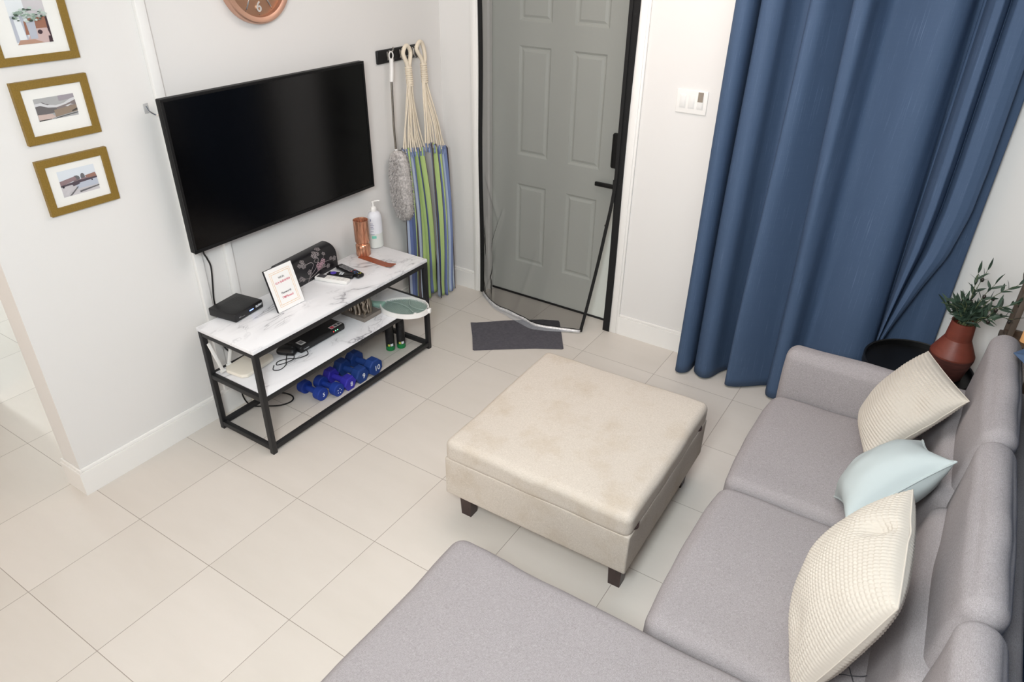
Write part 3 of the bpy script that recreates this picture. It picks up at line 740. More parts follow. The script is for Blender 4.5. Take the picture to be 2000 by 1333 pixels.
def blossom(bm, cx, cy, r):
    r *= 1.2
    for k in range(5):
        a = 2*PI*k/5+.3; px_, py_ = cx+r*.62*math.cos(a), cy+r*.62*math.sin(a)
        n = 8
        o_ = [bl_map(px_+r*.42*math.cos(2*PI*i/n), py_+r*.42*math.sin(2*PI*i/n)) for i in range(n)]
        i_ = [bl_map(px_+r*.22*math.cos(2*PI*i/n), py_+r*.22*math.sin(2*PI*i/n)) for i in range(n)]
        vo = [bm.verts.new(v) for v in o_]; vi = [bm.verts.new(v) for v in i_]
        for i in range(n): bm.faces.new((vo[i], vo[(i+1) % n], vi[(i+1) % n], vi[i]))
b = bm_()
for cx, cy, r in ((.156, .092, .012), (.16, .112, .01), (.136, .1, .009), (.236, .112, .012), (.258, .116, .012), (.285, .138, .012), (.292, .1, .008), (.325, .062, .008), (.348, .052, .011), (.125, .036, .011), (.14, .026, .008), (.182, .048, .011), (.275, .042, .009), (.302, .03, .010), (.25, .13, .008)): blossom(b, cx, cy, r)
obj('grey_blossoms', b, M['petal'], t, smooth=False, label='grey painted blossoms')
b = bm_()
for cx, cy, r in ((.243, .058, .013), (.257, .05, .011), (.272, .066, .013), (.244, .042, .01)): blossom(b, cx, cy, r)
obj('pink_blossoms', b, M['pink'], t, smooth=False, label='pink painted blossoms')
# --- remotes
def remote(nm, label, p, q_, w, th, z, m_, r=.006):
    p, q_ = Vector((*p, 0)), Vector((*q_, 0)); L = (q_-p).length
    t = thing(nm, label, 'remote', ((p.x+q_.x)/2, (p.y+q_.y)/2, z), 'remotes on the tabletop')
    m = frame_mtx((p.x, p.y, z), q_-p, Vector((0, 0, 1)).cross(q_-p))
    b = bm_(); softbox(b, None, (L/2, w/2, th/2), min(r, th*.49), n=4, k=3, mtx=m @ Matrix.Translation((L/2, 0, th/2)), shape=lambda v, u: Vector((v.x, v.y*(1-.12*abs(u[0])**4), v.z)))
    obj('shell', b, m_, t); return t, m, L
t, m, L = remote('remote_control', 'white air-conditioner remote with grey display on the tabletop', (.155, -1.318), (.338, -1.268), .05, .02, ZT, M['white'])
b = bm_(); box(b, .012, .058, -.018, .018, .0195, .0206, .001, m); obj('display', b, M['dgrey'], t)
b = bm_()
for i in range(4):
    for j in range(2): box(b, .08+i*.024, .096+i*.024, -.017+j*.02, -.003+j*.02, .0195, .0208, .001, m)
obj('buttons', b, mat('pale_grey_button', (222, 220, 216), .5), t)
t, m, L = remote('remote_control', 'short black remote with a purple button, under the longer remote', (.178, -1.262), (.315, -1.205), .043, .02, ZT, M['blackp'], .009)
b = bm_(); lathe(b, [(.016, .0195), (.016, .0215), (0, .0217)], seg=20, mtx=m @ Matrix.Translation((.035, 0, 0))); obj('button_pad', b, M['pur'], t)
b = bm_()
for i in range(2):
    for j in range(2): box(b, .07+i*.012, .079+i*.012, -.011+j*.014, -.002+j*.014, .0195, .0212, .0005, m)
obj('buttons', b, M['wprint'], t)
b = bm_(); box(b, .003, .01, -.012, .012, .0125, .02, .001, m); obj('cord_tag', b, M['grey'], t)
t, m, L = remote('remote_control', 'long black tv remote with many small buttons, lying across the shorter one', (.158, -1.158), (.348, -1.183), .048, .02, ZT+.003, M['blackp'], .008)
for mt, nm, lst in ((M['grey'], 'buttons', [(.03+i*.011, -.015+j*.01) for i in range(9) for j in range(4)]), (M['red'], 'red_buttons', [(.125, -.012), (.125, .012)]), (mat('blue_button', (70, 110, 170), .5), 'blue_buttons', [(.14, -.004), (.14, .006), (.155, -.013), (.16, .002)]), (M['yell'], 'yellow_buttons', [(.172, 0), (.176, .009)])):
    b = bm_()
    for x, y in lst: box(b, x-.0028, x+.0028, y-.0032, y+.0032, .0192, .0212, .0005, m)
    obj(nm, b, mt, t)
# --- candle holder
t = thing('candle_holder', 'ribbed copper glass candle holder on the tabletop by the lotion', 'candle holder', (.143, -.947, ZT))
cc = (.143, -.947, ZT)
b = bm_(); lathe(b, [(.037, 0), (.04, .004), (.04, .06), (.036, .068), (.031, .073)], cc, 60, ribs=20, ribd=.02); obj('base_cup', b, M['copglass'], t)
b = bm_(); lathe(b, [(.03, .072), (.036, .076), (.04, .084), (.041, .205), (.0425, .208), (.039, .208), (.037, .2), (.036, .11), (0, .105)], cc, 60, ribs=20, ribd=.02, caps=False); obj('top_cup', b, M['copglass'], t)
# --- lotion bottle
t = thing('pump_bottle', 'white frosted pump bottle with teal label near the wall', 'bottle', (.118, -.812, ZT))
lm_ = rotz((.118, -.812, ZT), 0) @ Matrix.Diagonal((.9, 1.1, 1, 1))
b = bm_(); lathe(b, [(.036, 0), (.042, .004), (.042, .088)], mtx=lm_, seg=40); obj('lower_bottle', b, M['lotion2'], t, label='lower half filled with milky liquid')
b = bm_(); lathe(b, [(.042, .088), (.042, .165), (.04, .185), (.032, .203), (.02, .211), (.015, .213)], mtx=lm_, seg=40); obj('upper_bottle', b, M['lotion'], t)
b = bm_(); lathe(b, [(.016, .212), (.0165, .216), (.0165, .232), (.012, .238), (.006, .241), (.0045, .262), (.009, .264), (.009, .272), (0, .274)], mtx=lm_, seg=24)
tube(b, [(.118, -.812, ZT+.269), (.132, -.79, ZT+.271), (.138, -.78, ZT+.268)], .0038, 8); obj('pump', b, M['white'], t)
# label marks wrapped on the camera side of the bottle
def wrap(bm, c, r, a0, a1, z0, z1, n=8, sx=.9, sy=1.1):
    vs = []
    for i in range(n+1):
        a = a0+(a1-a0)*i/n
        vs.append([bm.verts.new((c[0]+sx*r*math.cos(a), c[1]+sy*r*math.sin(a), c[2]+z)) for z in (z0, z1)])
    for i in range(n): bm.faces.new((vs[i][0], vs[i+1][0], vs[i+1][1], vs[i][1]))
LC = (.118, -.812, ZT)
b = bm_(); wrap(b, LC, .0426, -1.25, -.62, .062, .078); obj('teal_patch', b, M['teal'], t)
b = bm_(); wrap(b, LC, .0426, -1.35, -1.2, .166, .18)
for i, z in enumerate((.15, .14, .13, .12, .103, .085)): wrap(b, LC, .0426, -1.35, -.95+.1*(i % 2), z, z+.003)
obj('label_print', b, M['navy'], t)
# --- incense strip
t = obj('incense_holder', (lambda b: (prism(b, [(0, 0), (.19, 0), (.215, .004), (.247, .012), (.247, .016), (.21, .009), (.19, .005), (0, .005)], frame_mtx((.15, -1.0, ZT), (.242, -.006, 0), (0, 0, 1)), -.042), [setattr(v, 'co', v.co) for v in b.verts], b)[-1])(bm_()), M['incense'], loc=(.27, -1.0, ZT))
tag(t, 'red-brown wooden incense strip with upturned tip beside the candle holder', 'incense holder')

# ---------------------------------------------------------------- lower shelf
t = thing('router', 'white router with raised antennas on the lower shelf', 'router', (.2, -1.85, ZS))
rm = rotz((.205, -1.845, ZS), math.radians(6))
b = bm_(); prism(b, [(-.07, -.085), (-.045, -.105), (.05, -.105), (.073, -.085), (.073, .085), (.05, .105), (-.045, .105), (-.07, .085)], rm @ Matrix.Translation((0, 0, .004)), .018)
bmesh.ops.bevel(b, geom=list(b.edges), offset=.004, segments=3, affect='EDGES', profile=.5); obj('shell', b, M['ivory'], t)
for (x, y), tilt in (((-.055, -.115), (-.012, -.035, .165)), ((-.075, -.06), (-.005, .045, .12)), ((-.06, .112), (.0, .005, .13)), ((-.078, .06), (-.01, .03, .15))):
    p0 = rm @ Vector((x, y, .02)); b = bm_(); p1 = p0+Vector(tilt)
    mm = frame_mtx(p0, p1-p0, (0, 1, 0)); L_ = (p1-p0).length
    box(b, -.006, L_, -.008, .008, -.0045, .0045, .003, mm); lathe(b, [(.007, -.012), (.007, .012)], seg=12, mtx=frame_mtx(p0, (1, 0, 0), (0, 0, 1))); obj('antenna', b, M['white'], t)
t = thing('modem', 'black modem with stickers and green and red lights on the lower shelf', 'modem', (.235, -1.475, ZS))
mm = Matrix.Translation((.24, -1.478, ZS))
b = bm_(); softbox(b, None, (.092, .155, .018), .009, n=3, k=3, mtx=mm @ Matrix.Translation((0, 0, .021))); obj('casing', b, M['blackp'], t)
for x in (-.06, .06):
    for y in (-.12, .12): b = bm_(); lathe(b, [(.008, 0), (.008, .005)], seg=12, mtx=mm @ Matrix.Translation((x, y, 0))); obj('foot', b, M['rubber'], t)
def sticker(nm, x, y, w, h, ang, cells, z=.0392):
    s = mm @ Matrix.Translation((x, y, z)) @ Matrix.Rotation(ang, 4, 'Z')
    b = poly_layers([(0, rect(-w/2, w/2, -h/2, h/2))]+cells, s); obj(nm, b, [mat('sticker_paper', (205, 202, 198), .7), M['red'], M['dgrey']], t, smooth=False)
sticker('barcode_sticker', .055, -.118, .042, .034, 0, [(2, rect(-.014+.0035*i, -.0125+.0035*i+(.001 if i % 3 else 0), -.011, .011)) for i in range(8)])
sticker('warning_sticker', .07, .105, .028, .076, 0, [(1, rect(-.01, .01, -.034, -.012)), (2, rect(-.009, .009, -.006, .01)), (2, rect(-.009, .009, .015, .033))])
for mt, y in ((M['redled'], .072), (M['grnled'], .086), (M['grnled'], .1)):
    b = bm_(); lathe(b, [(0, .0005), (.003, 0)], seg=10, mtx=mm @ frame_mtx((.0922, y, .0255), (0, 1, 0), (0, 0, 1)), caps=False); obj('status_light', b, mt, t)
b = bm_(); add_mesh(b, text_mesh('modem', .012, mm @ frame_mtx((.0922, -.118, .02), (0, 1, 0), (0, 0, 1)), .0003)) if False else box(b, .0918, .0924, -.135, -.1, .018, .023, 0, mm); obj('name_plate', b, M['grey'], t)
t = thing('mouse', 'small black computer mouse beside the modem on the lower shelf', 'mouse', (.265, -1.665, ZS))
b = bm_(); ms = rotz((.265, -1.662, ZS), math.radians(25))
softbox(b, None, (.05, .031, .017), .0165, n=5, k=4, mtx=ms @ Matrix.Translation((0, 0, .017)), puff=(0, 0, .006)); obj('shell', b, M['blackp'], t)
b = bm_(); lathe(b, [(.006, -.003), (.006, .003)], seg=12, mtx=ms @ frame_mtx((.028, 0, .034), (1, 0, 0), (0, 0, 1))); obj('wheel', b, M['dgrey'], t)
t = obj('cable', (lambda b: (tube(b, smooth_path([(.29, -1.64, ZS+.01), (.315, -1.665, ZS+.003), (.335, -1.69, ZS+.003), (.33, -1.73, ZS+.003), (.31, -1.77, ZS+.003), (.29, -1.745, ZS+.003), (.31, -1.7, ZS+.003), (.345, -1.67, ZS+.003), (.36, -1.62, ZS+.003), (.34, -1.6, ZS+.006), (.335, -1.61, ZS+.02)], 8), .0022, 6), tube(b, smooth_path([(.272, -1.67, ZS+.01), (.295, -1.695, ZS+.006), (.32, -1.72, ZS+.006), (.345, -1.745, ZS+.003), (.355, -1.79, ZS+.003), (.33, -1.81, ZS+.003), (.3, -1.78, ZS+.003)], 8), .0022, 6), b)[-1])(bm_()), M['cable'], loc=(.31, -1.7, ZS))
tag(t, 'thin black looped cable on the lower shelf in front of the mouse', 'cable')
t = obj('cable', (lambda b: (tube(b, smooth_path([(.03, -1.83, .56), (.03, -1.84, .48), (.045, -1.86, .4), (.07, -1.85, .36)], 8), .004, 6), tube(b, smooth_path([(.03, -1.75, .52), (.04, -1.77, .45), (.035, -1.79, .38), (.05, -1.76, .35)], 8), .004, 6), tube(b, smooth_path([(.035, -1.7, .4), (.05, -1.68, .44), (.06, -1.64, .42), (.05, -1.62, .37), (.06, -1.66, .34)], 8), .003, 6), b)[-1])(bm_()), M['cable'], loc=(.04, -1.8, .35))
tag(t, 'black cables hanging against the wall behind the white router', 'cable')
t = thing('power_strip', 'yellowed white power strip with lead behind the router', 'power strip', (.14, -1.69, ZS))
b = bm_(); softbox(b, None, (.022, .075, .017), .006, n=2, k=2, mtx=Matrix.Translation((.135, -1.665, ZS+.018))); obj('casing', b, mat('aged_ivory', (214, 202, 160), .45), t)
b = bm_(); tube(b, smooth_path([(.135, -1.735, ZS+.02), (.12, -1.76, ZS+.03), (.095, -1.79, ZS+.04), (.09, -1.80, ZS+.02), (.085, -1.78, ZS+.006)], 8), .005, 8); obj('lead', b, mat('aged_ivory_cord', (206, 194, 150), .5), t)
# --- silver sculpture
t = thing('sculpture', 'antique silver driftwood-like sculpture on a square base', 'sculpture', (.277, -1.145, ZS))
b = bm_(); box(b, .187, .367, -1.213, -1.08, ZS, ZS+.026, .003); obj('plinth', b, M['plinth'], t)
rs = random.Random(11)
def trunk(bm, p0, p1, r0, r1, bend=.02, nn=6):
    pts = [Vector(p0).lerp(Vector(p1), i/nn)+Vector((rs.uniform(-bend, bend), rs.uniform(-bend, bend), 0))*(1 if 0 < i < nn else 0) for i in range(nn+1)]
    sp_ = smooth_path(pts, 5); tube(bm, sp_, lambda q: (r0+(r1-r0)*q)*(1+.18*math.sin(q*19+p0[0]*90)), 12)
b = bm_(); zb = ZS+.024; ztp = ZS+.2
for i in range(30):
    a = 2*PI*i/30+rs.uniform(-.1, .1); e = 1 if i % 2 else .72
    x, y = .277+.068*e*math.cos(a), -1.1465+.05*e*math.sin(a)
    lean = rs.uniform(.55, .95)
    trunk(b, (x, y, zb), (.277+(x-.277)*lean, -1.1465+(y+1.1465)*lean, ztp-rs.uniform(.0, .05)), rs.uniform(.006, .011), rs.uniform(.009, .014), .007, 7)
obj('legs_and_roots', b, M['sculpt'], t, label='twisted silver root-like limbs')
b = bm_(); softbox(b, None, (.058, .04, .045), .038, n=12, k=6, mtx=Matrix.Translation((.272, -1.1465, ZS+.165)), wob=.016, wfreq=45); obj('upper_body', b, M['sculpt'], t, label='gnarled silver upper mass')
# --- mosquito racket
t = thing('bug_zapper_racket', 'white and sage green electric mosquito racket overhanging the lower shelf', 'racket', (.42, -.975, ZS))
rk = rotz((.446, -.975, ZS), math.radians(20)) @ Matrix.Diagonal((.93, .95, 1, 1))
b = bm_(); ell = [(0.142*math.cos(a), .105*math.sin(a)*(1+.08*math.cos(a)), .02) for a in [i*2*PI/48 for i in range(48)]]
for k_ in range(48):
    pass
rb = []
for dz, sc_ in ((0, 1.0), (.0, 1.09), (.026, 1.06), (.026, 1.0)):
    rb.append([b.verts.new(rk @ Vector((x*sc_, y*sc_, .001+dz))) for x, y, _ in ell])
for A, B in zip(rb, rb[1:]+rb[:1]):
    for i in range(48): b.faces.new((A[i], A[(i+1) % 48], B[(i+1) % 48], B[i]))
box(b, .14, .168, -.012, .012, .001, .027, .004, rk); box(b, .09, .105, -.09, -.07, .024, .03, .002, rk); obj('rim', b, M['white'], t)
b = bm_()
for i in range(-13, 14):
    x = i*.0102; yy = .105*math.sqrt(max(0, 1-(x/.142)**2)); tube(b, [rk @ Vector((x, -yy, .017)), rk @ Vector((x, yy, .017))], .0011, 4)
for i in range(-10, 11):
    y = i*.0098; xx = .142*math.sqrt(max(0, 1-(y/.105)**2)); tube(b, [rk @ Vector((-xx, y, .0155)), rk @ Vector((xx, y, .0155))], .0011, 4)
lathe(b, [(0, .011), (.1, .011)], seg=48, mtx=rk @ Matrix.Diagonal((1.4, 1.03, 1, 1)), caps=False); obj('wire_grid', b, M['racketm'], t)
b = bm_(); tube(b, smooth_path([rk @ Vector(p) for p in ((-.13, .04, .02), (-.05, .03, .021), (.03, -.01, .021), (.08, -.06, .021))], 5), .0035, 6); tube(b, smooth_path([rk @ Vector(p) for p in ((0, .09, .021), (.03, .02, .021), (.09, -.01, .021), (.13, -.01, .021))], 5), .0035, 6); obj('guard_ribs', b, M['racketm'], t)
b = bm_(); softbox(b, None, (.09, .02, .014), .012, n=4, k=3, mtx=rk @ Matrix.Translation((-.22, .0, .0145)), shape=lambda v, u: Vector((v.x, v.y*(1+.9*max(0, u[0])**4), v.z))); obj('handle', b, M['sage'], t)

# ---------------------------------------------------------------- on the floor under the shelf
def dumbbell(xf, y, r, L, hl, m_, sides, txt, label, hr, dots=False, ang=0):
    t = thing('dumbbell', label, 'dumbbell', (xf-L/2, y, 0), 'dumbbells under the tv stand')
    ap = r*math.cos(PI/sides) if sides < 20 else r
    mx_ = Matrix.Translation((xf, y, ap)) @ Matrix.Rotation(ang, 4, 'Z') @ frame_mtx((0, 0, 0), (0, 1, 0), (0, 0, 1))
    rot0 = Matrix.Rotation(PI/2+PI/sides, 4, 'Z')
    for z0 in (-hl, -L):
        b = bm_(); bv = r*.14
        lathe(b, [(r-bv, z0), (r-bv*.3, z0+bv*.3), (r, z0+bv), (r, z0+hl-bv), (r-bv*.3, z0+hl-bv*.3), (r-bv, z0+hl)], seg=sides, mtx=mx_ @ rot0); h = obj('head', b, m_, t, sharp=20)
        if z0 == -hl:
            if dots:
                b = bm_()
                for a in range(5): lathe(b, [(r*.09, .0002), (r*.09, .0006), (0, .0008)], seg=8, mtx=mx_ @ Matrix.Translation((r*.36*math.cos(a*1.2566), -r*.1+r*.36*math.sin(a*1.2566), 0)))
                obj('number_mark', b, M['wprint'], h)
            else: obj('number_mark', text_mesh(txt, r*.85, mx_ @ Matrix.Translation((r*.1, -r*.1, .0005)), .0004, bold=.0006), M['wprint'], h, smooth=False)
    b = bm_(); lathe(b, [(hr, -L+hl-.004), (hr*1.12, -L/2), (hr, -hl+.004)], seg=20, mtx=mx_); obj('grip', b, m_, t)
dumbbell(.345, -1.545, .037, .165, .045, M['blue1'], 32, '5', 'round blue dumbbell with a dotted 5, leftmost in the row under the stand', .015)
dumbbell(.388, -1.468, .037, .165, .045, M['blue1'], 32, '', 'round blue dumbbell with white dots, second from the left in the row', .015, dots=True)
dumbbell(.395, -1.388, .044, .18, .05, M['blue2'], 6, '8', 'violet-blue hexagonal dumbbell marked 8, middle of the row', .016)
dumbbell(.4, -1.298, .05, .19, .055, M['blue3'], 6, '9', 'navy hexagonal dumbbell marked 9, between the 8 and the 10', .017)
dumbbell(.41, -1.2, .052, .2, .055, M['blue3'], 8, '10', 'largest blue dumbbell marked 10, rightmost in the row', .018)
def can(x, y, label):
    t = thing('spray_can', label, 'can', (x, y, 0), 'spray cans under the tv stand')
    b = bm_(); lathe(b, [(.024, 0), (.0265, .003), (.0265, .03)], (x, y, 0), 28); obj('base_cap', b, M['greenc'], t, label='green band around the bottom')
    b = bm_(); lathe(b, [(.026, .03), (.026, .17), (.024, .185), (.02, .195)], (x, y, 0), 28); obj('body', b, M['canb'], t)
    b = bm_(); lathe(b, [(.02, .195), (.02, .235), (.018, .24)], (x, y, 0), 24); obj('lid', b, M['blackp'], t)
    b = bm_(); wrap(b, (x, y, 0), .0263, -.75, -.1, .034, .05, sx=1, sy=1); obj('white_label', b, M['wprint'], t)
    b = bm_(); wrap(b, (x, y, 0), .0263, -1.35, -.85, .034, .048, sx=1, sy=1); obj('yellow_label', b, M['yell'], t)
can(.288, -.948, 'black spray can with green base, nearer the dumbbells')
can(.322, -.89, 'black spray can with green base, nearer the stand leg')
t = thing('plug_adapter', 'white plug adapters with a coiled lead on the floor behind the tv stand', 'plug', (.05, -1.75, 0))
b = bm_(); softbox(b, None, (.019, .03, .03), .006, n=2, k=2, mtx=Matrix.Translation((.055, -1.735, .0302))); softbox(b, None, (.014, .02, .018), .005, n=2, k=2, mtx=Matrix.Translation((.055, -1.735, .072))); obj('adapter', b, M['ivory'], t)
b = bm_(); tube(b, smooth_path([(.055, -1.75, .085), (.05, -1.78, .11), (.05, -1.81, .09), (.05, -1.8, .06), (.05, -1.77, .065), (.05, -1.775, .1), (.05, -1.82, .13), (.045, -1.83, .2)], 8), .0042, 8); obj('lead', b, M['ivory'], t)
t = obj('cable', (lambda b: (tube(b, smooth_path([(.05, -1.84, .29), (.06, -1.86, .22), (.065, -1.82, .18), (.06, -1.8, .2), (.05, -1.82, .1), (.06, -1.81, .03), (.09, -1.79, .006), (.14, -1.756, .006), (.195, -1.71, .006), (.215, -1.655, .006), (.19, -1.62, .006), (.13, -1.62, .006), (.05, -1.66, .006)], 8), .004, 6), b)[-1])(bm_()), M['cable'], loc=(.18, -1.68, 0))
tag(t, 'black cable dropping to the floor and looping under the tv stand', 'cable')

# ================================================================== DOOR SIDE
# --- insect screen curtain over the doorway
t = thing('insect_screen', 'black mesh insect screen with taped edges hung over the doorway', 'insect screen', (.78, -.02, 0))
sx0, sx1 = .325, 1.235
hem = [(.330, -.022), (.40, -.075), (.448, -.112), (.54, -.13), (.634, -.144), (.75, -.17), (.862, -.197), (.95, -.185), (1.05, -.16), (1.14, -.128)]
free = [(1.236, 2.05), (1.238, .93), (1.232, .86), (1.212, .7), (1.19, .5), (1.168, .3), (1.14, .014)]     # x at height of the loose edge
fz = [2.05, .93, .86, .7, .5, .3, .014]; fx_ = [a[0] for a in free]
def xr(z): return float(np.interp(z, fz[::-1], fx_[::-1]))
def scr(u, v):
    z = 2.05+(.014-2.05)*v
    x = sx0+(xr(z)-sx0)*u
    hy = float(np.interp(sx0+(1.14-sx0)*u, [h[0] for h in hem], [h[1] for h in hem]))
    w = max(0, (v-.45)/.55)**2.6
    rip = .006*math.sin(u*30+3*v)*(1-u)**2*v+ (.012*math.exp(-((u-.08-.12*max(0,v-.75))/.03)**2)*math.exp(-((v-.86)/.09)**2))
    top = .004*math.sin(u*16)
    for (a0, b0, a1, b1, am, wd) in ((.03, .74, .05, .86, .03, .008), (.19, .70, .10, .83, .03, .009), (.13, .88, .17, .985, .03, .008), (.03, .6, .15, .72, .016, .012), (.06, .98, .15, .9, .02, .01), (.44, .99, .52, .8, .008, .02), (.0, .93, .09, .985, .02, .01)):
        dx, dy = a1-a0, b1-b0; tq = max(0, min(1, ((u-a0)*dx+(v-b0)*dy)/(dx*dx+dy*dy)))
        dd = math.hypot(u-a0-dx*tq, (v-b0-dy*tq)); top -= am*math.exp(-(dd/wd)**2)*math.sin(PI*(.15+.7*tq))
    return (x, -.028+(hy+.02)*w+rip+top-(.02*math.sin(PI*u)*v), z-.0*u)
me = gridmesh('mesh_panel', 150, 170, scr); obj('mesh_panel', me, M['screen'], t, sharp=180)
def tape(name, pts_l, w, m_, label=None, dirv=None):
    b = bm_(); P = smooth_path(pts_l, 4)
    for p, q_ in zip(P, P[1:]):
        pass
    L, R = [], []
    for i, p in enumerate(P):
        tt = (P[min(i+1, len(P)-1)]-P[max(0, i-1)]).normalized(); n = Vector(dirv) if dirv else Vector((1, 0, 0))
        n = (n-tt*n.dot(tt)).normalized()*w/2
        L.append(p+n); R.append(p-n)
    th = Vector((0, .0025, 0)) if not dirv or abs(dirv[1]) < .5 else Vector((0, 0, .0025))
    rows = [[b.verts.new(x+s) for x in (l, r)] for l, r in zip(L, R) for s in (Vector(),)]
    rows2 = [[b.verts.new(x-th) for x in (l, r)] for l, r in zip(L, R)]
    for i in range(len(P)-1):
        b.faces.new((rows[i][0], rows[i+1][0], rows[i+1][1], rows[i][1])); b.faces.new((rows2[i][0], rows2[i][1], rows2[i+1][1], rows2[i+1][0]))
        for k_ in (0, 1): b.faces.new((rows[i][k_], rows2[i][k_], rows2[i+1][k_], rows[i+1][k_]))
    return obj(name, b, m_, t, label=label)
tape('edge_tape', [(.306+.004*math.sin(z*5), -.018, z) for z in np.linspace(2.05, .005, 14)], .03, M['tape'])
tape('edge_tape', [(1.256+.003*math.sin(z*4), -.018, z) for z in np.linspace(2.05, .0, 14)], .044, M['tape'])
def scrp(u, v, dx=0):
    p = scr(u, v); return (p[0]+dx, p[1]-.003, p[2])
tape('edge_tape', [scrp(1, v) for v in np.linspace(0, 1, 16)], .02, M['tape'])
tape('bottom_binding', [Vector(scrp(u, 1))+Vector((0, 0, .012)) for u in np.linspace(0, 1, 12)], .008, M['tape'], dirv=(0, 0, 1))
b = bm_(); P = [Vector(scrp(u, 1)) for u in np.linspace(.0, 1, 24)]
rows = [[b.verts.new(Vector((p.x, p.y-.002, .026))), b.verts.new(Vector((p.x, p.y-.012, .0095)))] for p in P]
for a, c in zip(rows, rows[1:]): b.faces.new((a[0], c[0], c[1], a[1]))
obj('foil_hem', b, M['silver'], t, solid=.001, label='crinkled silver foil tape along the hem')
b = bm_(); rows = [[b.verts.new(Vector((p.x, p.y-.01, .016))), b.verts.new(Vector((p.x-.01, p.y-.01-.045*math.sin(PI*min(1, max(0, (i/23)-.15)/.85)), .0095)))] for i, p in enumerate(P)]
for a, c in zip(rows, rows[1:]): b.faces.new((a[0], c[0], c[1], a[1]))
obj('clear_skirt', b, M['film'], t, solid=.0008, label='clear plastic strip below the foil hem')
for z in (.3, .62, .95, 1.3, 1.62, 1.9):
    for x in (.306, 1.258):
        b = bm_(); lathe(b, [(.004, 0), (.003, .003), (0, .0035)], seg=8, mtx=frame_mtx((x, -.0205, z), (1, 0, 0), (0, 0, 1))); obj('tack', b, M['black'], t)
b = bm_(); lathe(b, [(.0, 0), (.008, .002), (.009, .006), (.006, .011), (0, .012)], seg=12, mtx=frame_mtx((1.208, scr(1, .66)[1]-.004, .7), (1, 0, 0), (0, 0, 1)))
obj('magnet_bead', b, M['blackp'], t)
# --- door mat
t = obj('door_mat', (lambda b: (prism(b, [(.497, -.42), (.53, -.40), (.66, -.28), (.77, -.19), (.86, -.125), (.95, -.083), (.965, -.095), (1.05, -.22), (1.146, -.366), (1.14, -.375), (1.0, -.46), (.9, -.535), (.8, -.61), (.712, -.682), (.7, -.68), (.6, -.545)], Matrix.Translation((0, 0, .001)), .0055), b)[-1])(bm_()), M['matrug'], loc=(.82, -.38, 0))
tag(t, 'dark charcoal rectangular door mat lying askew by the door', 'door mat')
# --- light switch
t = thing('light_switch', 'white triple light switch plate on the wall beside the curtain', 'light switch', (1.603, 0, 1.44))
b = bm_(); softbox(b, None, (.081, .004, .058), .003, n=2, k=2, mtx=Matrix.Translation((1.603, -.004, 1.44))); obj('plate', b, M['white'], t)
for i, x in enumerate((1.557, 1.603, 1.649)):
    b = bm_(); box(b, x-.0165, x+.0165, -.0095, -.006, 1.407, 1.473, .001); box(b, x-.0125, x+.0125, -.0115, -.009, 1.412, 1.468, .001); obj('rocker', b, mat('switch_white', (228, 227, 224), .4), t)
b = bm_(); box(b, 1.635, 1.662, -.0128, -.0118, 1.445, 1.492, 0); obj('worn_tape', b, M['brass'], t, label='peeling brown-grey tape over the third switch')

# --- curtains
def curtain_sheet(prof_b, prof_t, z0, z1, nu, nv, hemf=None, uvw=4):
    pb = smooth_path([(x, y, 0) for x, y in prof_b], 6); ptp = smooth_path([(x, y, 0) for x, y in prof_t], 6)
    def f(u, v):
        a = interp(pb, u); c = interp(ptp, u); s = v*v*(3-2*v)
        x = a[0]+(c[0]-a[0])*s; y = a[1]+(c[1]-a[1])*s
        zz0 = z0+(hemf(u) if hemf else 0)
        return (x+.006*math.sin(7*v+9*u)*v*(1-v), y+.010*math.sin(5*v+6*u)*(1-v), zz0+(z1-zz0)*v)
    return gridmesh('sheet', nu, nv, f, lambda u, v: (u*uvw, v))
t = thing('curtain', 'long blue slub curtain hanging to the floor on the door wall', 'curtain', (2.35, -.1, 0))
pb = [(1.79, -.14), (1.80, -.225), (1.835, -.24), (1.868, -.2), (1.874, -.09), (1.872, -.05), (1.878, -.05), (1.882, -.09), (1.892, -.18), (1.945, -.225), (1.99, -.2), (2.02, -.11), (2.055, -.05), (2.088, -.04), (2.092, -.06), (2.078, -.13), (2.085, -.21), (2.13, -.205), (2.19, -.16), (2.25, -.105), (2.29, -.075), (2.298, -.06), (2.29, -.12), (2.31, -.18), (2.36, -.18), (2.395, -.10), (2.43, -.06), (2.50, -.09), (2.58, -.13), (2.66, -.14), (2.72, -.10), (2.735, -.03), (2.75, -.01)]
pt = [(1.785, -.07), (1.795, -.15), (1.84, -.185), (1.875, -.155), (1.884, -.07), (1.883, -.03), (1.889, -.03), (1.893, -.07), (1.905, -.14), (1.95, -.165), (1.995, -.14), (2.02, -.08), (2.06, -.035), (2.105, -.04), (2.108, -.06), (2.105, -.12), (2.125, -.165), (2.17, -.16), (2.215, -.10), (2.262, -.04), (2.272, -.03), (2.264, -.09), (2.285, -.17), (2.345, -.165), (2.375, -.075), (2.42, -.025), (2.50, -.06), (2.58, -.115), (2.645, -.13), (2.69, -.09), (2.705, -.02), (2.72, .0-.008), (2.75, -.006)]
obj('main_panel', curtain_sheet(pb, pt, .014, 2.5, 330, 50), M['curtain'], t, sharp=180, solid=.003)
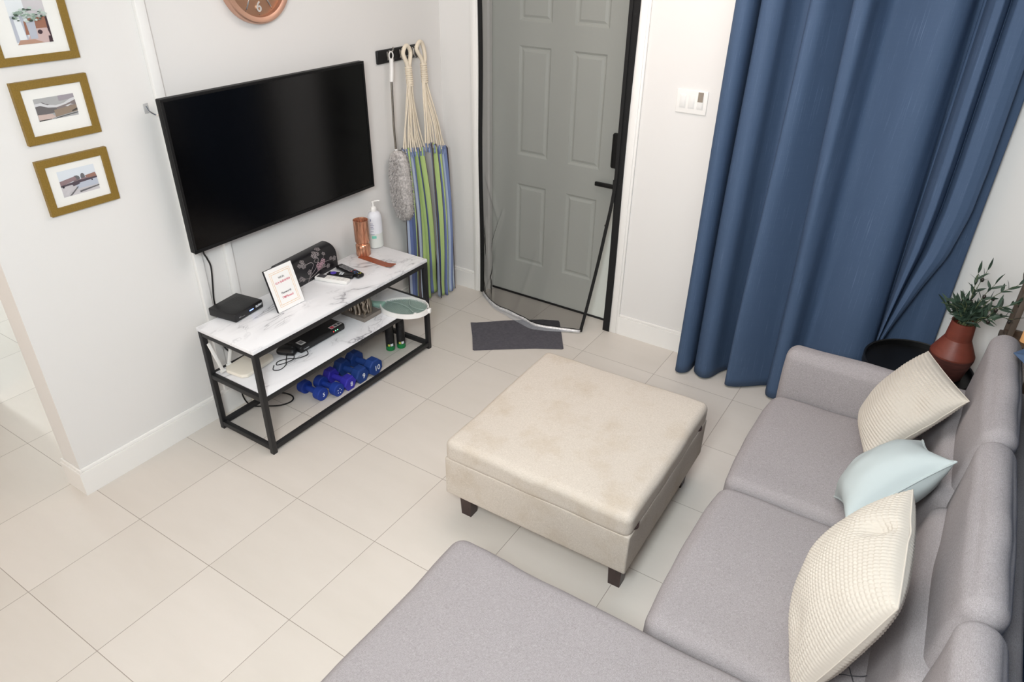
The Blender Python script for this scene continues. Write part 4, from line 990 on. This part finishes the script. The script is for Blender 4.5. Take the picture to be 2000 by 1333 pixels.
# leading flap whose hem sweeps back at the bottom
def flap(u, v):
    z = .1+(2.5-.1)*v
    xe = float(np.interp(z, [.1, .5, .56, .8, .96, 1.16, 1.36, 2.5], [2.74, 2.765, 2.78, 2.85, 2.905, 2.935, 2.94, 2.93]))
    x0 = 2.735
    y = [(.0, -.02), (.1, -.1), (.2, -.155), (.32, -.165), (.40, -.12), (.43, -.06), (.46, -.1), (.55, -.15), (.75, -.165), (.9, -.155), (1, -.14)]
    yy = float(np.interp(u, [a[0] for a in y], [a[1] for a in y]))
    return (x0+(xe-x0)*u, yy*(.75+.25*(1-v))-.005, z)
obj('leading_flap', gridmesh('flap', 60, 60, flap, lambda u, v: (u*.6, v)), M['curtain'], t, sharp=180, solid=.003)
pb2 = [(2.73, -.03), (2.78, -.055), (2.84, -.05), (2.9, -.065), (2.975, -.05)]
obj('back_panel', curtain_sheet(pb2, pb2, .014, 2.5, 40, 20, uvw=.6), M['curtain'], t, sharp=180, solid=.003)
b = bm_(); tube(b, [(1.7, -.09, 2.46), (3.05, -.09, 2.46)], .012, 14); obj('rod', b, M['black'], t)
t = thing('curtain', 'dark blue curtain on the right wall behind the sofa back', 'curtain', (3.36, -2.4, 0))
pr = []
yy = -.62
i = 0
while yy > -4.4:
    pr.append((3.365+(.03 if i % 2 else -.025)+.008*math.sin(i*1.7), yy)); yy -= .075; i += 1
obj('main_panel', curtain_sheet(pr, pr, .02, 2.45, 300, 12, uvw=6), M['curtain'], t, sharp=180, solid=.003)
tip = Vector((3.172, -.955, .972)); ca = [Vector((3.36, -.62, .97)), Vector((3.36, -.78, 1.03)), Vector((3.36, -.93, .99)), Vector((3.36, -1.1, 1.04)), Vector((3.36, -1.26, .96))]
def drapef(u, v):      # a bunched corner of cloth lying over the cushion top
    p = Vector(interp([tuple(c) for c in ca], u)); q_ = p.lerp(tip, v); return (q_.x, q_.y, q_.z+.012*math.sin(u*12)*(1-v))
obj('draped_corner', gridmesh('draped', 40, 24, drapef, lambda u, v: (u, v*.2)), M['curtain'], t, sharp=180, solid=.003)
b = bm_(); tube(b, [(3.37, -.55, 2.45), (3.37, -4.45, 2.45)], .012, 14); obj('rod', b, M['black'], t)

# ================================================================== SOFA
FX = 2.44
t = thing('sofa', 'grey fabric corner sofa with chaise and padded headrests', 'sofa', (2.85, -1.6, 0))
t_sofa = t
Y0, Y1, Y2, Y3 = -.815, -1.515, -2.252, -3.3
b = bm_(); softbox(b, None, (.40, .056, .30), .045, n=8, k=4, mtx=Matrix.Translation((2.84, Y0+.058, .36)), wob=.004, puff=(.0, .008, .01)); obj('armrest', b, M['sofa'], t)
b = bm_(); box(b, 2.46, 3.3, Y3, Y0+.02, .1, .3, .02); box(b, 1.82, 2.5, Y3, Y2-.01, .1, .3, .02); obj('base_frame', b, M['sofa'], t)
for x, y in ((2.5, -.78), (3.22, -.78), (1.88, -2.33), (1.88, -3.2), (3.22, -3.2)):
    b = bm_(); lathe(b, [(.016, 0), (.024, .1)], (x, y, 0), 16); obj('leg', b, M['wood'], t)
def seat_shape(v, u):
    # front edge rolls over and sags a little
    if u[0] < -.6: v = Vector((v.x-.012*(-u[0]-.6)*(1-abs(u[1])**3)*2, v.y, v.z))
    return v
for a, c in ((Y0, Y1), (Y1, Y2)):
    b = bm_(); softbox(b, None, (.36, (a-c)/2-.003, .085), .045, n=14, k=5, mtx=Matrix.Translation((FX+.36, (a+c)/2, .375)), puff=(.012, .0, .012), wob=.006, wfreq=7, shape=seat_shape); obj('seat_cushion', b, M['sofa'], t)
b = bm_(); softbox(b, None, ((3.16-1.78)/2, (Y2-Y3)/2-.003, .085), .05, n=18, k=5, mtx=Matrix.Translation(((3.16+1.78)/2, (Y2+Y3)/2, .375)), puff=(.0, .0, .012), wob=.006, wfreq=6); obj('chaise_cushion', b, M['sofa'], t)
b = bm_(); box(b, 3.2, 3.305, Y3, -.72, .28, .72, .025, seg=3); obj('back_frame', b, M['sofa'], t)
for a, c in ((Y0+.03, Y1), (Y1, Y2), (Y2, -2.98)):
    b = bm_(); tl = Matrix.Translation((3.115, (a+c)/2, .55)) @ Matrix.Rotation(math.radians(11), 4, 'Y')
    softbox(b, None, (.075, (a-c)/2-.003, .15), .05, n=10, k=4, mtx=tl, puff=(.012, 0, .01), wob=.005, wfreq=8); obj('back_cushion', b, M['sofa'], t)
for a, c in ((-.735, -1.475), (-1.478, -2.2), (-2.205, -2.93)):
    b = bm_(); tl = Matrix.Translation((3.158, (a+c)/2, .797)) @ Matrix.Rotation(math.radians(4), 4, 'Y')
    softbox(b, None, (.05, (a-c)/2, .152), .048, n=12, k=6, mtx=tl, puff=(.012, 0.006, .012), wob=.007, wfreq=7); obj('headrest', b, M['sofa'], t)
# tufting stitches in the near seat
b = bm_()
cx, cy, cz = 2.985, -2.11, .4745
for a in range(4):
    an = .5+a*1.55; tube(b, smooth_path([(cx, cy, cz), (cx+.03*math.cos(an), cy+.03*math.sin(an), cz+.0015), (cx+.06*math.cos(an+.2), cy+.06*math.sin(an+.2), cz-.001)], 4), .0014, 5)
obj('tuft_stitch', b, M['dgrey'], t)

# --- pillows
def pillow(name, label, A, B, C, Dd, th, material, nub=0, ridge=False, back=.5, n=230, pinch=.08, dents=()):
    A, B, C, Dd = [Vector(p) for p in (A, B, C, Dd)]
    nrm = ((B-A).cross(Dd-A)).normalized()
    cam = Vector((2.84, -3.61, 2.21))
    if nrm.dot(cam-(A+C)/2) < 0: nrm = -nrm
    ctr = (A+B+C+Dd)/4
    L = (B-A).length
    def side(sg):
        def f(u, v):
            # edges pull in between the pointed corners
            s, q_ = 2*u-1, 2*v-1
            k1 = pinch*(1-s*s); k2 = pinch*(1-q_*q_)
            uu = .5+.5*s*(1-k2*abs(s)**2); vv = .5+.5*q_*(1-k1*abs(q_)**2)
            p = A*(1-uu)*(1-vv)+B*uu*(1-vv)+C*uu*vv+Dd*(1-uu)*vv
            pr_ = max(0, (1-s*s))*max(0, (1-q_*q_))
            h = th*(pr_**.5)*(1.0 if sg > 0 else back)
            for du, dv, dr, dd in dents:
                h -= dd*math.exp(-(((u-du)**2+(v-dv)**2)/dr**2))*(1 if sg > 0 else 0)
            h += .006*noise.noise(Vector((u*5, v*5, sg*3.3)))*min(1, pr_*4)
            if nub: h += .0045*min(1, pr_*12+.6)*((abs(math.sin(PI*nub*v))**.7*(.6+.4*abs(math.sin(PI*nub*u)))) if ridge else (abs(math.sin(PI*nub*v))*abs(math.sin(PI*nub*u)))**.6)
            return p+nrm*h*sg
        return f
    nn = n if nub else 50
    b = bm_()
    for sg in (1, -1):
        m2 = nn if sg > 0 else (150 if nub else 60)
        add_mesh(b, gridmesh('s', m2, m2, side(sg)))
    t = thing(name, label, 'cushion', (ctr.x, ctr.y, min(p.z for p in (A, B, C, Dd))), 'scatter cushions on the sofa')
    # sewn edge cord joins the two faces
    obj('cover', b, material, t, sharp=180)
    b = bm_(); f = side(1); ed = []
    k_ = 40
    for i in range(k_): ed.append(f(i/k_, 0))
    for i in range(k_): ed.append(f(1, i/k_))
    for i in range(k_): ed.append(f(1-i/k_, 1))
    for i in range(k_): ed.append(f(0, 1-i/k_))
    tube(b, ed, .0022 if nub else .004, 6, True); obj('edge_seam', b, material, t)
    return t
pillow('cushion', 'cream ribbed cushion leaning by the sofa arm, in front of the pot', (2.938, -.79, .815), (3.09, -1.125, .84), (2.862, -1.225, .535), (2.79, -.875, .50), .1, M['cream'], nub=34, ridge=True, back=.6, pinch=.02, dents=((.85, .35, .12, .02),))
pillow('cushion', 'plain pale mint cushion lying between the two cream ones', (3.0, -1.22, .695), (3.078, -1.53, .855), (2.857, -1.70, .62), (2.797, -1.385, .46), .105, M['mint'], back=.85, pinch=.14)
pillow('cushion', 'large cream nubbly cushion nearest the chaise, overlapping the mint one', (2.976, -1.86, .945), (3.004, -2.245, .90), (2.872, -2.27, .485), (2.822, -1.82, .535), .115, M['cream'], nub=38, back=.6, pinch=-.035, dents=((.4, .1, .07, .035), (.75, .7, .1, .015)))

# ================================================================== OTTOMAN
t = thing('ottoman', 'square beige linen storage ottoman in the middle of the floor', 'ottoman', (1.815, -1.44, 0))
ox0, ox1, oy0, oy1 = 1.412, 2.228, -1.868, -1.03
om = Matrix.Translation(((ox0+ox1)/2, (oy0+oy1)/2, 0)) @ Matrix.Rotation(math.radians(.8), 4, 'Z')
hx, hy = (ox1-ox0)/2, (oy1-oy0)/2
b = bm_(); softbox(b, None, (hx-.001, hy-.001, .094), .008, n=8, k=3, mtx=om @ Matrix.Translation((0, 0, .244)), wob=.002); obj('base', b, M['otto'], t)
b = bm_(); softbox(b, None, (hx, hy, .054), .032, n=14, k=5, mtx=om @ Matrix.Translation((0, 0, .374)), puff=(0, 0, .014), wob=.004, wfreq=6); obj('lid', b, M['otto'], t)
for sx in (-1, 1):
    for sy in (-1, 1):
        b = bm_(); x, y = sx*(hx-.06), sy*(hy-.085); lm2 = om
        vs0 = [b.verts.new(lm2 @ Vector((x+dx*.024, y+dy*.024, 0))) for dx, dy in ((-1, -1), (1, -1), (1, 1), (-1, 1))]
        vs1 = [b.verts.new(lm2 @ Vector((x+dx*.03, y+dy*.03, .153))) for dx, dy in ((-1, -1), (1, -1), (1, 1), (-1, 1))]
        b.faces.new(vs0[::-1]); b.faces.new(vs1)
        for i in range(4): b.faces.new((vs0[i], vs0[(i+1) % 4], vs1[(i+1) % 4], vs1[i]))
        obj('leg', b, M['wood'], t)
for y in (-hy+.06, hy-.1):
    b = bm_(); tube(b, smooth_path([om @ Vector((hx-.006, y-.02, .349)), om @ Vector((hx+.002, y, .345)), om @ Vector((hx-.006, y+.03, .349))], 6), .0045, 8); obj('pull_loop', b, M['wood'], t)

# ================================================================== SIDE TABLE, PLANT, LANTERN
t = thing('side_table', 'round black tray side table between the sofa arm and curtain', 'side table', (2.933, -.317, 0))
tc_ = (2.933, -.317, 0)
b = bm_(); lathe(b, [(0, .47), (.222, .47), (.2275, .474), (.2275, .508), (.2235, .51), (.219, .506), (.219, .482), (0, .48)], tc_, 64, caps=False); obj('tray_top', b, M['tray'], t)
for a in (.4, 2.5, 4.6):
    b = bm_(); tube(b, [(tc_[0]+.17*math.cos(a), tc_[1]+.17*math.sin(a), .472), (tc_[0]+.17*math.cos(a), tc_[1]+.17*math.sin(a), 0)], .009, 10); obj('leg', b, M['black'], t)
b = bm_(); tube(b, [(tc_[0]+.17*math.cos(a), tc_[1]+.17*math.sin(a), .03) for a in [i*PI/16 for i in range(32)]], .006, 8, True); obj('foot_ring', b, M['black'], t)
# --- potted olive
PC_ = (3.045, -.30, .482)
t = thing('potted_olive_plant', 'terracotta pot with artificial olive sprigs on the black side table', 'plant', PC_)
b = bm_(); lathe(b, [(.089, .112), (.0885, .118), (.053, .192), (.047, .272), (.049, .275), (.044, .274), (.041, .262), (.046, .2), (0, .19)], PC_, 56, caps=False); obj('pot', b, M['terra'], t, sharp=18)
b = bm_(); lathe(b, [(0, 0), (.064, .0), (.067, .004), (.0885, .1), (.089, .112)], PC_, 56, caps=False); obj('pot_base', b, mat('worn_terracotta', (84, 46, 40), .6, bump=.3, scale=70, vary=.35, vscale=16, stretch=(1, 1, 5)), t, sharp=18, label='darker worn lower band')
rp = random.Random(5)
top = Vector((PC_[0], PC_[1], PC_[2]+.25))
bs, blf, bo = bm_(), bm_(), bm_()
def leaf(p, d, L, w):
    d = d.normalized(); s = d.cross(Vector((rp.uniform(-1, 1), rp.uniform(-1, 1), rp.uniform(-.2, 1)))).normalized(); n_ = d.cross(s)
    if n_.z < 0: n_ = -n_
    bend = rp.uniform(.02, .2); prev = None; N_ = 6
    for i in range(N_+1):
        q = i/N_; c = p+d*L*q-n_*L*bend*q*q; hw = w*.5*(math.sin(PI*(.04+.96*q)**.8) if i < N_ else 0)+.0003
        row = [blf.verts.new(c+s*hw+n_*hw*.25), blf.verts.new(c), blf.verts.new(c-s*hw+n_*hw*.25)]
        if prev:
            blf.faces.new((prev[0], row[0], row[1], prev[1])); blf.faces.new((prev[1], row[1], row[2], prev[2]))
        prev = row
def sprig(end, nl, Lf, sag=.02):
    end = Vector(end); mid = top.lerp(end, .5)+Vector((rp.uniform(-.01, .01), rp.uniform(-.01, .01), .03))
    P = smooth_path([top+Vector((rp.uniform(-.025, .025), rp.uniform(-.025, .025), -.03)), mid, end], 8)
    tube(bs, P, lambda q: .0022*(1-.6*q), 6)
    for i in range(nl):
        q = .25+.75*i/nl; p = P[min(len(P)-1, int(q*(len(P)-1)))]; tt = (P[-1]-P[0]).normalized()
        a = rp.uniform(0, 2*PI); o1 = tt.orthogonal().normalized(); o2 = tt.cross(o1)
        for k in (0, PI):
            d = tt*.75+(o1*math.cos(a+k)+o2*math.sin(a+k))*.75
            leaf(p, d, Lf*rp.uniform(.7, 1.15), .0125*rp.uniform(.75, 1.25))
    leaf(P[-1], tt, Lf, .012)
    return P
for k in range(14):      # dense bushy head
    a = rp.uniform(0, 2*PI); r = rp.uniform(.01, .07)
    sprig((top.x-.01+r*math.cos(a)*1.2, top.y+r*math.sin(a), top.z+rp.uniform(.03, .14)), 6, .052)
long_ = []
for e in ((3.0, -.36, .88), (2.95, -.33, .83), (3.03, -.27, .97), (3.1, -.3, .95), (3.18, -.28, .96), (3.17, -.33, .88), (3.2, -.36, .84), (3.13, -.37, .82), (3.06, -.24, .98), (3.23, -.3, .9)):
    long_.append(sprig(e, 5, .055))
for P in long_[3:]:
    for k in range(1):
        p = P[rp.randint(8, len(P)-2)]+Vector((0, 0, -.012))
        bmesh.ops.create_uvsphere(bo, u_segments=10, v_segments=8, radius=.0075, matrix=Matrix.Translation(p) @ Matrix.Diagonal((1, 1, 1.35, 1)))
obj('stems', bs, M['twig'], t); obj('foliage', blf, M['leaf'], t, sharp=180); obj('olives', bo, M['olive'], t)
# --- wooden lantern on a slim stand behind the sofa
t = thing('lantern', 'dark wooden candle lantern at the right edge, behind the olive sprigs', 'lantern', (3.29, -.24, 0))
lx0, lx1, ly0, ly1 = 3.205, 3.375, -.31, -.14
b = bm_(); box(b, lx0-.012, lx1+.012, ly0-.012, ly1+.012, .655, .685, .004); obj('base_board', b, M['brown'], t)
for x in (lx0, lx1-.022):
    for y in (ly0, ly1-.022):
        b = bm_(); box(b, x, x+.022, y, y+.022, 0, .95, .002); obj('post', b, M['brown'], t)
b = bm_(); box(b, lx0-.012, lx1+.012, ly0-.012, ly1+.012, .95, .97, .004); box(b, lx0+.02, lx1-.02, ly0+.02, ly1-.02, .97, .985, .004); obj('top_board', b, M['brown'], t)
for z in (.685, .93):
    b = bm_()
    for (a0, a1, c0, c1) in ((lx0+.002, lx1-.002, ly0+.002, ly0+.018), (lx0+.002, lx1-.002, ly1-.018, ly1-.002), (lx0+.002, lx0+.018, ly0+.01, ly1-.01), (lx1-.018, lx1-.002, ly0+.01, ly1-.01)): box(b, a0, a1, c0, c1, z, z+.02)
    obj('frame_rail', b, M['brown'], t)
b = bm_(); lathe(b, [(.022, .686), (.022, .75), (.018, .755), (0, .753)], (3.29, -.2, 0), 28); obj('candle', b, M['wax'], t, label='glowing warm candle inside')

# ================================================================== LIGHTS
def area(name, loc, size, power, col, rot=(0, 0, 0), shape='SQUARE'):
    l = D.lights.new(name, 'AREA'); l.shape = shape; l.size = size; l.energy = power; l.color = col
    o = D.objects.new(name, l); COL.objects.link(o); o.location = loc; o.rotation_euler = rot; return o
def point(name, loc, rad, power, col):
    l = D.lights.new(name, 'POINT'); l.shadow_soft_size = rad; l.energy = power; l.color = col
    o = D.objects.new(name, l); COL.objects.link(o); o.location = loc; return o
area('rear_fill', (1.6, -6.55, 1.45), 2.4, 34, (1, .92, .9), rot=(math.radians(90), 0, 0))  # added soft fill behind the camera for surfaces facing it; no window there
area('bounced_flash', (2.5, -3.7, 2.48), .7, 98, (.92, .98, 1), rot=(math.radians(71), 0, math.radians(20)))
area('ceiling_light', (1.6, -1.1, HZ-.03), 1.5, 19, (1, .84, .78), shape='DISK')
area('sofa_fill', (2.5, -1.6, HZ-.03), 1.0, 8, (.8, .95, 1), shape='DISK')  # added cool fill above the sofa to lift the floor gap, no fixture
area('dining_lamp', (-.5, -4.7, 1.9), .5, 7, (1, .66, .38), rot=(math.radians(82), 0, 0), shape='DISK')
point('entry_downlight', (1.62, -.16, 2.32), .05, .9, (1, .74, .46))
point('kitchen_pendant', (-2.55, -2.46, 2.15), .07, 88, (.9, .97, 1))
w = D.worlds.new('world'); sc.world = w; w.use_nodes = True
w.node_tree.nodes['Background'].inputs[0].default_value = (.8, .88, 1, 1); w.node_tree.nodes['Background'].inputs[1].default_value = .05

# ================================================================== CAMERA
cam = D.cameras.new('camera'); co = D.objects.new('camera', cam); COL.objects.link(co)
R3 = Matrix(((0.8397229163193336, -0.28641622446689075, 0.46133628750637556), (0.5428391877470351, 0.42114783653659815, -0.7266086402084825), (0.013821723994231622, 0.860581341966936, 0.5091254401452427)))
m4 = R3.to_4x4(); m4.translation = Vector((2.83733586, -3.60954806, 2.2078449)); co.matrix_world = m4
cam.sensor_width = 36; cam.lens = 1381.13*36/2000; cam.clip_start = .02; cam.clip_end = 60
sc.camera = co
vs = sc.view_settings
sc.display_settings.display_device = 'sRGB'; vs.view_transform = 'Standard'; vs.look = 'None'; vs.gamma = 1; vs.use_curve_mapping = False; vs.exposure = -.03
